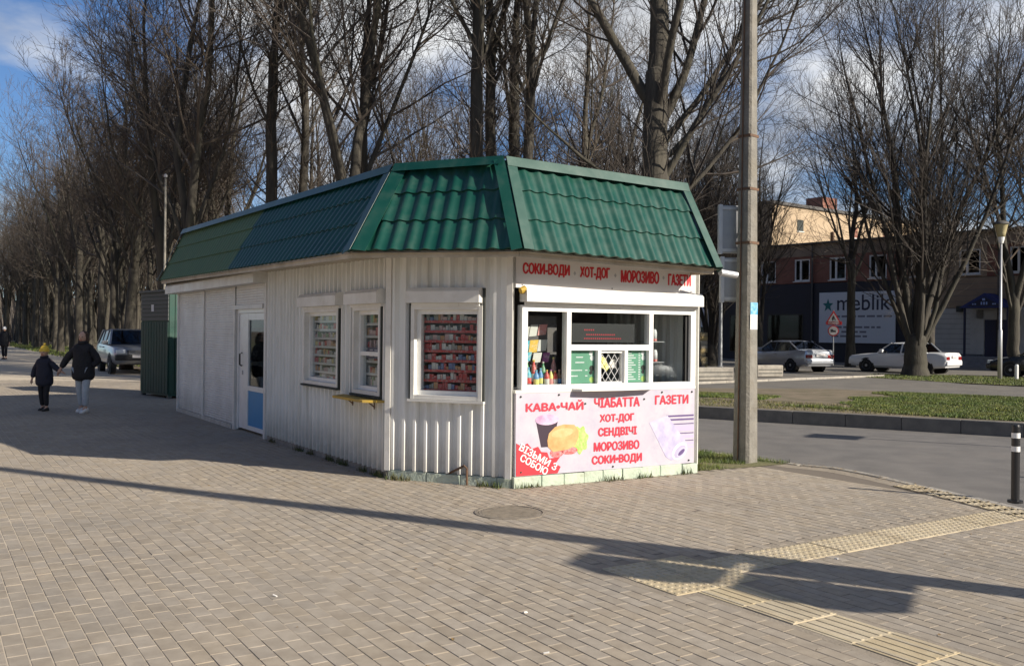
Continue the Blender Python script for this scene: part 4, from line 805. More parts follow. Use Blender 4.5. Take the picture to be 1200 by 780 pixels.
# bottles and magazines in the left pane of the serving window
m = MB(); m.box(FF, (0.10, -0.75, 1.06), (2.50, -0.06, 1.085)); m.build('counter', 'shelf_metal', kiosk)
BOT = [(0.20, 0.10, 0.23, 7, 0.036), (0.30, 0.09, 0.20, 2, 0.034), (0.375, 0.12, 0.22, 2, 0.030), (0.44, 0.09, 0.20, 0, 0.030), (0.50, 0.10, 0.20, 5, 0.028), (0.555, 0.09, 0.19, 0, 0.028), (0.615, 0.10, 0.20, 9, 0.028), (0.235, 0.19, 0.30, 4, 0.036), (0.33, 0.20, 0.31, 0, 0.036), (0.46, 0.20, 0.29, 4, 0.034), (0.60, 0.20, 0.34, 8, 0.034)]
nm = ['teal', 'blue', 'slim blue', 'short red', 'yellow', 'short dark-red', 'brown', 'tall green', 'tall red', 'dark green', 'tall pink']
for (s, n, h, c, r), w in zip(BOT, nm):
    s += 0.05; p = FF(s, -n, 1.085); t = thing('bottle', '%s drink bottle standing in the left pane of the serving window' % w, 'bottle', tuple(p), 'drink bottles in the serving window')
    F = Fr(p, (1, 0, 0), (0, 1, 0)); m = MB(); m.lathe([(r * 0.9, 0), (r, 0.01), (r, h * 0.62), (r * 0.85, h * 0.72), (r * 0.38, h * 0.88), (r * 0.36, h * 0.94)], 12, F); m.build('body', 'goods_%d' % c, t, True)
    m = MB(); m.lathe([(r * 0.46, h * 0.94), (r * 0.46, h), (r * 0.3, h + 0.002)], 10, F); m.build('cap', 'goods_%d' % ((c * 3 + 1) % 10), t)
    m = MB(); m.lathe([(r + 0.0012, h * 0.2), (r + 0.0012, h * 0.5)], 12, F, False); m.build('paper_label', 'goods_%d' % ((c + 3) % 10), t)
m = MB(); m.box(FF, (0.20, -0.26, 1.085), (0.72, -0.25, 1.90)); m.build('magazine_board', 'interior_back', kiosk)
MAG = [(0.18, 1.70, 0.11, 0.15, 3, 'grey newspaper'), (0.30, 1.73, 0.10, 0.14, 3, 'pale tabloid'), (0.42, 1.74, 0.11, 0.13, 8, 'pinkish magazine'), (0.18, 1.55, 0.10, 0.13, 7, 'turquoise magazine'), (0.29, 1.55, 0.11, 0.15, 1, 'orange magazine'), (0.41, 1.56, 0.12, 0.14, 3, 'white magazine'), (0.19, 1.43, 0.12, 0.11, 7, 'teal booklet'), (0.33, 1.42, 0.11, 0.12, 3, 'white booklet'), (0.45, 1.42, 0.09, 0.12, 6, 'violet booklet')]
for s, z, w, h, c, nme in MAG:
    s += 0.09; m = MB(); sk = 0.06; m.prism(FF, [(s - w / 2, z - h / 2), (s + w / 2, z - h / 2 + 0.01), (s + w / 2 + sk * 0.4, z + h / 2), (s - w / 2 + sk * 0.4, z + h / 2 - 0.005)], -0.246 + 0.10 * (1.75 - z), -0.242 + 0.10 * (1.75 - z))
    single(m, 'magazine', 'goods_%d' % c, '%s on the rack in the left pane of the serving window' % nme, 'magazine', tuple(FF(s, -0.24, z)), 'magazines in the serving window')
CUPS = [(1.97, 1.62), (2.09, 1.62), (1.97, 1.40), (2.10, 1.37)]
m = MB(); m.box(FF, (1.92, -0.24, 1.605), (2.20, -0.10, 1.615)); m.box(FF, (1.92, -0.24, 1.355), (2.20, -0.10, 1.365)); m.build('glass_shelf', 'shelf_metal', kiosk)
for i, (s, z) in enumerate(CUPS):
    zz = 1.615 if i < 2 else 1.365; p = FF(s, -0.16, zz); F = Fr(p, (1, 0, 0), (0, 1, 0))
    t = thing('drink_can', '%s red and white can on the %s shelf of the right pane' % (('left', 'right')[i % 2], ('upper', 'lower')[i // 2]), 'can', tuple(p), 'cans in the right pane')
    m = MB(); m.lathe([(0.028, 0), (0.032, 0.008), (0.032, 0.03)], 12, F); m.build('base_band', 'goods_0', t, True)
    m = MB(); m.lathe([(0.0315, 0.03), (0.0315, 0.11), (0.024, 0.14), (0.012, 0.15)], 12, F); m.build('body', 'pure_white' if i != 2 else 'goods_0', t, True)

# ================================================================== STREET FURNITURE
# concrete utility pole: trapezoid section with a recess, bands, poster and a flat box sign behind
def concrete_pole(name, label, x, y, H, rot, w0=0.30, w1=0.19):
    t = thing(name, label, 'pole', (x, y, -0.1)); F = Fr((x, y, 0), (math.cos(rot), math.sin(rot)), (-math.sin(rot), math.cos(rot)))
    secs = []
    for i in range(9):
        f = i / 8; w = (w0 * (1 - f) + w1 * f) / 2; k = 0.28 * w; z = -0.1 + H * f
        pts = [(-w, -w + k), (-w + k, -w), (w - k, -w), (w, -w + k), (w, w - k), (w - k, w), (-w + k, w), (-w, w - k)]
        secs.append([F(a, b, z) for a, b in pts])
    m = MB(); m.loft(secs); m.build('shaft', 'concrete', t)
    return t, F
pole, FP = concrete_pole('utility_pole', 'tall square concrete utility pole beside the kiosk with a blue and white bill', 3.15, 12.39, 9.6, math.radians(-47.9), 0.262, 0.10)
def pw_at(z): return (0.262 + (0.10 - 0.262) * (z + 0.1) / 9.6) / 2
for z in (3.64, 4.35, 2.92):
    w = pw_at(z) + 0.006; m = MB(); m.box(FP, (-w, -w, z), (w, w, z + 0.035)); m.build('steel_band', 'rust', pole)
# bill stuck to the sunny face
w = pw_at(2.0)
m = MB(); m.box(FP, (w + 0.002, -w + 0.03, 1.98), (w + 0.005, w - 0.03, 2.14)); bl = m.build('bill_top', 'poster_blue', pole)
m = MB(); m.box(FP, (w + 0.003, -w + 0.025, 1.78), (w + 0.006, w - 0.035, 1.98)); m.build('bill_bottom', 'poster_white', pole)
m = MB(); m.tube([FP(-0.02, -pw_at(0) - 0.012, 0.0), FP(-0.02, -pw_at(3) - 0.012, 3.0), FP(-0.02, -pw_at(9) - 0.012, 9.0)], 0.010, 6); m.build('earth_cable', 'rust', pole)
# traffic sign boxes on the far side of the pole, seen from behind
tsb = thing('traffic_sign', 'pair of grey sign boxes seen from behind on the concrete pole', 'sign', (2.95, 12.55, 2.2))
FS = Fr((2.83, 12.60, 0), (1, 0, 0), (0, -1, 0))
for z0, z1, a in ((2.82, 3.47, 0.0), (2.16, 2.76, 0.03)):
    m = MB(); m.bbox(FS, (a, -0.05, z0), (0.42, 0.02, z1), 0.008); bo = m.build('sign_box', 'grey_metal', tsb)
    m = MB(); m.box(FS, (a - 0.022, -0.055, z0 - 0.012), (a + 0.028, 0.035, z1 + 0.012)); m.build('sign_edge', 'light_metal', bo)
    for z in (z0 + 0.02, z1 - 0.06): m = MB(); m.box(FS, (a + 0.03, 0.021, z), (0.42, 0.034, z + 0.04)); m.build('sign_rib', 'light_metal', bo)
for z in (3.1, 2.45):
    m = MB(); m.bar((3.12, 12.60, z), (3.15, 12.48, z), 0.05, 0.04); m.build('bracket', 'rust', tsb)

# second concrete pole, out of frame on the right, throws the long shadow over the pavement
pole2, FP2 = concrete_pole('utility_pole', 'concrete pole out of frame at the right whose shadow crosses the pavement', 6.36, 4.65, 9.8, math.atan2(0.889, 0.459), 0.30, 0.22)
AX = Fr((6.36, 4.65, 0), (0.459, 0.889), (0.889, -0.459))
for z, s0 in ((2.02, 0.62), (2.62, 0.55)):
    for a, b in ((-0.36, 0.16), (-0.36 - 0.04 - s0, -0.40)):
        k_ = 0.15; P_ = [(a, z + k_), (a + k_, z), (b, z), (b, z + 0.56), (a + k_, z + 0.56), (a, z + 0.56 - k_)] if b < -0.3 else [(a, z), (b - k_, z), (b, z + k_), (b, z + 0.56 - k_), (b - k_, z + 0.56), (a, z + 0.56)]
        m = MB(); m.prism(AX, P_, 0.17, 0.19); m.build('sign_plate', 'sign_white', pole2)
    m = MB(); m.box(AX, (-0.9, 0.14, z + 0.26), (0.1, 0.165, z + 0.30)); m.build('sign_bracket', 'grey_metal', pole2)

# thin road sign out of frame whose shadow lies on the asphalt
rs = thing('road_sign', 'rectangular road sign on a thin post out of frame beyond the crossing', 'sign', (10.28, 13.75, -0.05))
m = MB(); m.tube([(10.28, 13.75, -0.05), (10.28, 13.75, 2.75)], 0.03, 8); m.build('post', 'grey_metal', rs)
F = Fr((10.28, 13.75, 0), (0.55, 0.83), (0.83, -0.55)); m = MB(); m.bbox(F, (-0.36, 0.03, 2.30), (0.36, 0.05, 2.74), 0.008); m.build('plate', 'door_blue', rs)

# bollard
bx, by = 5.27, 9.62
bo = thing('bollard', 'black steel bollard with two white reflective bands at the kerb', 'bollard', (bx, by, 0.0)); Fb = Fr((bx, by, 0), (1, 0, 0), (0, 1, 0))
m = MB(); m.lathe([(0.041, -0.02), (0.041, 0.78), (0.036, 0.80), (0.0, 0.803)], 20, Fb, False); m.build('post', 'black_paint', bo, False)
for z in (0.66, 0.52): m = MB(); m.lathe([(0.0425, z), (0.0425, z + 0.055)], 20, Fb, False); m.build('reflective_band', 'reflective_white', bo)
m = MB(); m.lathe([(0.075, -0.012), (0.075, 0.012), (0.043, 0.016)], 20, Fb, False); m.build('base_collar', 'black_paint', bo)

# green metal cabinet behind the kiosk
cb0 = np.array((-8.42, 22.61)); FC = Fr(cb0, (-0.677, 0.736), (-0.736, -0.677))
cab = thing('metal_cabinet', 'dark green sheet-metal cabinet standing behind the far end of the kiosk', 'cabinet', (-8.4, 23.6, 0.0))
m = MB(); m.box(FC, (0, -1.3, 0.06), (1.75, 0, 2.62)); m.build('body', 'cabinet_green', cab)
for i in range(10):
    m = MB(); s = i * 0.175; m.box(FC, (s + 0.012, 0.0, 0.12), (s + 0.163, 0.022, 1.88)); m.build('door_board', 'cabinet_green', cab)
for i in range(7):
    m = MB(); z = 1.92 + i * 0.1; m.box(FC, (0.0, 0.0, z), (1.75, 0.02, z + 0.088)); m.build('upper_slat', 'cabinet_grey', cab)
for i in range(9):
    m = MB(); m.box(Fr(cb0, (0.736, 0.677), (0.677, -0.736)), (i * 0.144 + 0.01, 0.0, 0.12), (i * 0.144 + 0.13, 0.02, 2.58)); m.build('side_board', 'cabinet_green', cab)
m = MB(); m.bbox(FC, (-0.05, -1.36, 2.62), (1.80, 0.06, 2.68), 0.01); m.build('roof', 'cabinet_grey', cab)
m = MB(); m.box(FC, (0.9, 0.021, 2.15), (1.05, 0.026, 2.32)); m.build('plate', 'poster_white', cab)
for s, n in ((0.05, -0.05), (1.70, -0.05), (0.05, -1.2), (1.70, -1.2)): m = MB(); m.box(FC, (s - 0.05, n - 0.05, 0.0), (s + 0.05, n + 0.05, 0.06)); m.build('foot', 'cabinet_grey', cab)

# lamp post with a conical head in the lawn
lx, ly = 19.6, 37.0
lp = thing('street_lamp', 'slim white street lamp with a cone-shaped head on the lawn', 'street lamp', (lx, ly, 0.05)); Fl = Fr((lx, ly, 0), (1, 0, 0), (0, 1, 0))
m = MB(); m.lathe([(0.085, 0.0), (0.08, 2.0), (0.055, 2.05), (0.045, 5.55)], 12, Fl); m.build('post', 'light_metal', lp, True)
m = MB(); m.lathe([(0.08, 5.5), (0.11, 5.62), (0.13, 5.75)], 12, Fl); m.build('collar', 'reflective_white', lp)
m = MB(); m.lathe([(0.13, 5.75), (0.17, 5.9), (0.24, 6.22), (0.27, 6.26)], 14, Fl); m.build('lamp_head', 'lamp_shade', lp, True)
m = MB(); m.lathe([(0.30, 6.26), (0.27, 6.34), (0.10, 6.40), (0.0, 6.41)], 14, Fl, False); m.build('lamp_cap', 'roof_trim', lp, True)
m = MB(); m.lathe([(0.07, 0.0), (0.07, 0.55), (0.05, 0.6), (0, 0.6)], 10, Fr((lx + 0.62, ly - 0.1, 0.05), (1, 0, 0), (0, 1, 0)), False)
single(m, 'marker_post', 'reflective_white', 'short white marker post at the foot of the slim street lamp', 'post', (lx + 0.62, ly - 0.1, 0.05))
# pale mast among the trees at the left
mx_, my_ = -10.95, 29.0
t = thing('mast', 'pale thin mast rising among the trees behind the green cabinet', 'mast', (mx_, my_, 0.0)); Fm = Fr((mx_, my_, 0), (1, 0, 0), (0, 1, 0))
m = MB(); m.lathe([(0.05, -0.1), (0.032, 6.5)], 10, Fm); m.build('post', 'concrete', t, True)
m = MB(); m.lathe([(0.055, 6.48), (0.06, 6.55), (0.0, 6.6)], 10, Fm, False); m.build('cap', 'light_metal', t)

# warning signs on a post before the blue shopfront
sx, sy = 18.55, 53.2
sg = thing('road_sign', 'warning triangle above a round sign on a thin post before the furniture billboard', 'sign', (sx, sy, 0.03)); Fg = Fr((sx, sy, 0), (0.94, -0.33), (-0.33, -0.94))
m = MB(); m.tube([(sx, sy, 0.0), (sx, sy, 3.2)], 0.035, 8); m.build('post', 'grey_metal', sg)
def tri(cx, cz, h): return [(cx - h * 0.58, cz - h / 2), (cx + h * 0.58, cz - h / 2), (cx, cz + h / 2)]
m = MB(); m.prism(Fg, tri(0, 2.82, 0.76), 0.04, 0.06); a_ = m.build('triangle_plate', 'sign_border_red', sg)
m = MB(); m.prism(Fg, tri(0, 2.80, 0.52), 0.06, 0.066); m.build('triangle_face', 'sign_white', a_)
m = MB(); m.prism(Fg, [(-0.06, 2.60), (-0.02, 2.60), (0.03, 2.74), (0.09, 2.61), (0.12, 2.63), (0.06, 2.80), (0.03, 2.90), (-0.03, 2.88), (-0.09, 2.75)], 0.066, 0.069); m.build('walker_symbol', 'graffiti_ink', a_)
m = MB(); m.bbox(Fg, (-0.40, 0.035, 2.36), (0.46, 0.055, 2.56), 0.01); b_ = m.build('red_plate', 'sign_border_red', sg)
m = MB(); m.prism(Fg, [(-0.3, 2.43), (0.15, 2.42), (0.15, 2.38), (0.36, 2.46), (0.15, 2.54), (0.15, 2.50), (-0.3, 2.49)], 0.055, 0.060); m.build('arrow', 'sign_white', b_)
m = MB(); m.lathe([(0.31, 0.04), (0.31, 0.06), (0, 0.061)], 22, Fr(Fg(0, 0, 2.02), Fg.ex, Fg.ez, Fg.ey)); c_ = m.build('round_plate', 'sign_border_red', sg)
m = MB(); m.lathe([(0.25, 0.061), (0.25, 0.066), (0, 0.067)], 22, Fr(Fg(0, 0, 2.02), Fg.ex, Fg.ez, Fg.ey)); m.build('round_face', 'sign_white', c_)
m = MB(); m.prism(Fg, [(-0.14, 1.94), (0.14, 1.94), (0.14, 2.04), (0.02, 2.04), (-0.05, 2.11), (-0.14, 2.11)], 0.067, 0.070); m.build('truck_symbol', 'graffiti_ink', c_)

# concrete blocks at the edge of the car park
for i, (x, y, w, lab) in enumerate(((7.25, 34.0, 1.9, 'long grey concrete block between the kiosk and the utility pole'), (10.35, 37.4, 1.25, 'short concrete block in front of the silver saloon'))):
    F = Fr((x, y, 0.05), (0.93, 0.37), (-0.37, 0.93)); t = thing('concrete_block', lab, 'block', (x, y, 0.04))
    m = MB(); m.bbox(F, (-w / 2, -0.25, 0.0), (w / 2, 0.25, 0.46), 0.03); m.build('body', 'kerb_concrete', t)
    for k in range(2): m = MB(); m.box(F, (-w / 2 + 0.05, -0.256, 0.12 + 0.15 * k), (w / 2 - 0.05, -0.25, 0.15 + 0.15 * k)); m.build('groove', 'seal_dark', t)

# graffiti wall fragment seen right behind the kiosk's corner
gx, gy = 8.6, 45.5; FG = Fr((gx, gy, 0), (0.96, 0.26), (0.26, -0.96))
gw = thing('graffiti_wall', 'broken white wall with dark graffiti over ochre stonework beside the kiosk corner', 'wall', (gx, gy, 0.03))
m = MB(); m.prism(FG, [(-2.4, 0.9), (0.0, 0.7), (0.35, 1.2), (0.62, 1.5), (0.7, 2.4), (0.45, 3.4), (-2.4, 3.5)], 0.02, 0.22); m.build('plaster', 'graffiti_plaster', gw)
for j in range(9):
    s = -2.4 + (0.15 if j % 2 else 0)
    while s < 0.95 - 0.02 * j:
        w = rnd.uniform(0.3, 0.55); z = 0.03 + j * 0.2
        if z < 1.0 or s > 0.2: m = MB(); m.bbox(FG, (s, -0.05, z), (min(s + w, 1.05) - 0.01, 0.26 + rnd.uniform(-0.02, 0.03), z + 0.19), 0.025); m.build('stone', 'stone_ochre', gw)
        s += w
for k in range(9):
    m = MB(); pts = []; s0 = rnd.uniform(-0.6, 0.2); z0 = rnd.uniform(1.4, 3.0)
    for i in range(6): pts.append(FG(s0 + 0.08 * i + rnd.uniform(-0.05, 0.05), 0.225, z0 + rnd.uniform(-0.22, 0.22)))
    m.tube(pts, 0.03, 5); m.build('graffiti_stroke', 'graffiti_ink', gw)
m = MB(); m.bbox(FG, (0.3, 0.0, 3.42), (0.75, 0.24, 3.62), 0.02); m.build('cap_stone', 'brick_red', gw)
gx2, gy2 = 10.75, 47.5
t = thing('street_post', 'thin bare metal post between the kiosk and the utility pole', 'post', (gx2, gy2, 0.03)); m = MB(); m.tube([(gx2, gy2, 0), (gx2, gy2, 3.9)], [0.11, 0.08], 8); m.build('shaft', 'grey_metal', t); m = MB(); m.lathe([(0.16, 0.0), (0.16, 0.06), (0.1, 0.1)], 10, Fr((gx2, gy2, 0.03), (1, 0, 0), (0, 1, 0))); m.build('base', 'grey_metal', t)

# overhead wires
for i, (q, z, lab) in enumerate((((29.0, 56.0), 8.6, 'lower thin black overhead wire running from the utility pole over the car park'), ((31.0, 56.0), 9.2, 'upper thin black overhead wire running from the utility pole over the car park'))):
    pts = [(3.15 + (q[0] - 3.15) * t, 12.39 + (q[1] - 12.39) * t, 9.3 + 0.15 * i + (z - 9.3) * t - 1.6 * t * (1 - t)) for t in np.linspace(0, 1, 26)]
    m = MB(); m.tube(pts, 0.012, 4); single(m, 'overhead_wire', 'black_plastic', lab, 'wire', (3.15, 12.39, 9.3 + 0.15 * i), 'overhead wires')

# ================================================================== BUILDINGS
FA = np.array((18.1, 64.0)); fdir = np.array((0.6432, -0.7657)); FBd = Fr(FA, fdir, (-0.7657, -0.6432))
bld = thing('brick_building', 'long two-storey brick building with dark blue ground floor and furniture billboard', 'building', (24.0, 58.0, 0.0))
S0, S1, ZR = -14.0, 34.0, 7.85
WIN = [(-9.0, -7.8), (-6.2, -5.0), (-3.5, -2.3), (-1.0, 0.2), (1.67, 2.85), (4.29, 5.47), (7.07, 8.25), (9.80, 10.98), (12.71, 13.94), (15.54, 16.78), (18.3, 19.5), (21.2, 22.4)]
def wall_part(name, m_, s0, s1, z0, z1, n0=-0.3, n1=0.0, holes=()):
    m = MB(); hs = sorted([h for h in holes if h[0] < s1 and h[1] > s0]); x = s0
    for a, b, c, d in hs:
        m.box(FBd, (x, n0, z0), (a, n1, z1)); m.box(FBd, (a, n0, z0), (b, n1, c)); m.box(FBd, (a, n0, d), (b, n1, z1)); x = b
    m.box(FBd, (x, n0, z0), (s1, n1, z1)); return m.build(name, m_, bld)
H2 = [(a, b, 5.40, 6.88) for a, b in WIN]
wall_part('upper_wall', 'brick_red', S0, 9.6, 5.25, 7.05, holes=H2)
wall_part('upper_wall', 'tile_beige', 9.6, 14.3, 5.25, 7.05, holes=H2)
wall_part('upper_wall', 'brick_red', 14.3, S1, 5.25, 7.05, holes=H2)
wall_part('parapet_band', 'tile_beige', S0, S1, 7.05, ZR, -0.3, 0.03)
wall_part('shopfront_wall', 'navy_wall', S0, 9.55, 0.0, 5.22, -0.3, 0.04)
wall_part('middle_wall', 'tile_beige', 9.56, S1, 3.45, 5.22, -0.3, 0.02)
wall_part('tiled_wall', 'white_tiles', 9.56, S1, 0.75, 3.44, -0.3, 0.01)
wall_part('plinth', 'plinth_grey', 9.56, S1, 0.0, 0.75, -0.3, 0.06)
for i in range(9):
    z = 0.76 + 0.296 * i; m = MB(); m.box(FBd, (9.6, 0.011, z + 0.275), (13.4, 0.022, z + 0.292)); m.build('tile_course', 'plinth_grey', bld)
for i in range(5):
    z = 3.50 + 0.34 * i; m = MB(); m.box(FBd, (9.6, 0.021, z + 0.31), (S1, 0.028, z + 0.33)); m.build('wall_joint', 'plinth_grey', bld)
m = MB(); m.box(FBd, (S0, -14, ZR), (S1, 0.25, ZR + 0.10)); m.build('roof', 'roof_trim', bld)
m = MB(); m.box(FBd, (S0, -14, 0), (S0 + 0.3, -0.3, ZR)); m.box(FBd, (S1 - 0.3, -14, 0), (S1, -0.3, ZR)); m.box(FBd, (S0, -14.3, 0), (S1, -14, ZR)); m.build('rear_walls', 'tile_beige', bld)
for a, b in WIN:
    m = MB()
    for c, d, e, f in ((a, a + 0.09, 5.40, 6.88), (b - 0.09, b, 5.40, 6.88), (a + 0.09, b - 0.09, 6.79, 6.88), (a + 0.09, b - 0.09, 5.40, 5.49), (a + 0.40, a + 0.52, 5.49, 6.79)): m.box(FBd, (c, -0.18, e), (d, -0.04, f))
    wo = m.build('window', 'white_upvc', bld)
    for c, d in ((a + 0.09, a + 0.40), (a + 0.52, b - 0.09)): m = MB(); m.box(FBd, (c, -0.12, 5.49), (d, -0.115, 6.79)); m.build('pane', 'building_glass', wo)
    m = MB(); m.box(FBd, (a - 0.05, -0.1, 5.33), (b + 0.05, 0.10, 5.395)); m.build('sill', 'white_trim', wo)
    m = MB(); m.box(FBd, (a, -0.9, 5.3), (b, -0.85, 7.0)); m.build('room_back', 'interior_back', wo)
for s in (3.1, 10.0, 15.0):
    m = MB(); m.tube([FBd(s, 0.12, 0.3), FBd(s, 0.12, 7.7), FBd(s, 0.3, 7.84)], 0.06, 8); m.build('downpipe', 'roof_trim', bld)
# billboard
m = MB(); m.bbox(FBd, (3.67, 0.06, 1.28), (8.92, 0.16, 4.57), 0.02); bb = m.build('billboard', 'billboard', bld)
stp = [(4.32 + (0.40 if i % 2 == 0 else 0.17) * math.sin(2 * math.pi * i / 10), 3.72 + (0.46 if i % 2 == 0 else 0.19) * math.cos(2 * math.pi * i / 10)) for i in range(10)]
m = MB(); m.prism(FBd, stp, 0.155, 0.168); m.build('star', 'logo_teal', bb)
text_on(FBd, 'meblik', 4.98, 8.62, 3.38, 4.38, 0.168, 0.005).build('lettering', 'logo_ink', bb)
for a, b, z in ((4.9, 8.7, 3.0), (4.9, 8.0, 2.30), (5.3, 6.9, 2.0), (4.6, 7.1, 1.72)):
    m = MB(); s = a
    while s < b: w = rnd.uniform(0.2, 0.6); m.box(FBd, (s, 0.155, z - 0.06), (s + w, 0.165, z + 0.06)); s += w + 0.12
    m.build('small_print', 'logo_grey', bb)
# shop windows in the dark ground floor
for a, b in ((-11, -8.5), (-7.6, -5.2), (-3.6, -1.2), (-0.4, 2.4)):
    m = MB(); m.box(FBd, (a, 0.03, 0.5), (b, 0.06, 3.2)); sh = m.build('shop_window', 'black_plastic', bld); m = MB(); m.box(FBd, (a + 0.08, 0.061, 0.58), (b - 0.08, 0.066, 3.12)); m.build('pane', 'building_glass', sh)
m = MB(); m.bbox(FBd, (-7.6, 0.06, 2.3), (-4.9, 0.12, 4.0), 0.02); m.build('white_board', 'billboard', bld)
m = MB(); m.box(FBd, (12.7, 0.02, 3.2), (13.0, 0.3, 3.55)); m.build('vent_box', 'seal_dark', bld)
# entrance: steps, door, posts, blue gable canopy
for i in range(4):
    m = MB(); m.bbox(FBd, (13.0 - 0.0 * i, 0.0 + 0.06, 0.16 * i), (16.4, 2.6 - 0.32 * i, 0.16 * (i + 1) - 0.002), 0.01); m.build('step', 'step_stone', bld)
m = MB(); m.box(FBd, (14.26, 0.02, 0.64), (15.60, 0.08, 2.74)); en = m.build('entrance_door', 'navy', bld)
m = MB(); m.box(FBd, (14.88, 0.08, 0.64), (14.94, 0.10, 2.74)); m.build('door_stile', 'black_plastic', en)
for s in (13.62, 15.95): m = MB(); m.box(FBd, (s, 1.3, 0.62), (s + 0.10, 1.4, 3.40)); m.build('canopy_post', 'navy', bld)
m = MB(); m.box(FBd, (13.75, 0.03, 0.64), (14.2, 0.06, 3.3)); m.box(FBd, (13.75, 0.03, 2.8), (16.3, 0.06, 3.3)); m.build('entrance_surround', 'white_tiles', bld)
m = MB(); m.prism(FBd, [(13.40, 3.40), (16.2, 3.40), (14.8, 4.22)], 0.05, 1.5); ca = m.build('canopy', 'blue_canopy', bld)
m = MB(); m.prism(FBd, [(13.85, 3.48), (15.75, 3.48), (14.8, 4.02)], 1.5, 1.52); m.build('canopy_face', 'navy', ca)
for s_ in (14.15, 14.28, 14.62, 14.76, 14.90, 15.25, 15.36): m = MB(); m.box(FBd, (s_, 1.52, 3.56), (s_ + 0.08, 1.53, 3.64 + 0.08 * (14.5 < s_ < 15))); m.build('worn_letter', 'blue_letters', ca)
for s, z in ((14.75, 3.86),): m = MB(); m.box(FBd, (s - 0.05, 1.52, z - 0.06), (s + 0.1, 1.53, z + 0.06)); m.build('emblem', 'blue_letters', ca)
# sunlit beige block behind
bg2 = thing('apartment_block', 'sunlit beige apartment block rising behind the brick building', 'building', (30, 95, 0))
b0 = np.array((24.72, 88.0)); FE = Fr(b0, (0.80, 0.60), (0.60, -0.80))
m = MB(); m.box(FE, (0, -12, 0), (26, 0, 14.3)); m.build('wall', 'beige_plaster', bg2)
m = MB(); m.box(FE, (-0.2, -12.2, 14.3), (26.2, 0.2, 14.6)); m.build('roof', 'roof_trim', bg2)
for s, mm in ((3.9, 'seal_dark'), (13.2, 'brick_red'), (19.0, 'brick_red')):
    m = MB(); m.box(FE, (s, -0.05, 12.0), (s + 1.0, 0.02, 13.1)); wv = m.build('window', mm, bg2); m = MB(); m.box(FE, (s - 0.08, 0.0, 11.9), (s + 1.08, 0.08, 11.98)); m.build('sill', 'white_trim', wv)
m = MB(); m.box(FE, (9.5, -3, 14.6), (12.0, -1, 16.0)); m.build('chimney', 'brick_red', bg2)
for s in (9.6, 10.8, 15.4): m = MB(); m.tube([FE(s, 0.15, 6), FE(s, 0.15, 10.7 + (s % 2))], 0.15, 6); m.build('vent_pipe', 'rust', bg2)
for z in (3.2, 6.2, 9.2, 11.6): m = MB(); m.box(FE, (0.05, 0.0, z), (25.9, 0.03, z + 0.06)); m.build('panel_joint', 'tile_beige', bg2)

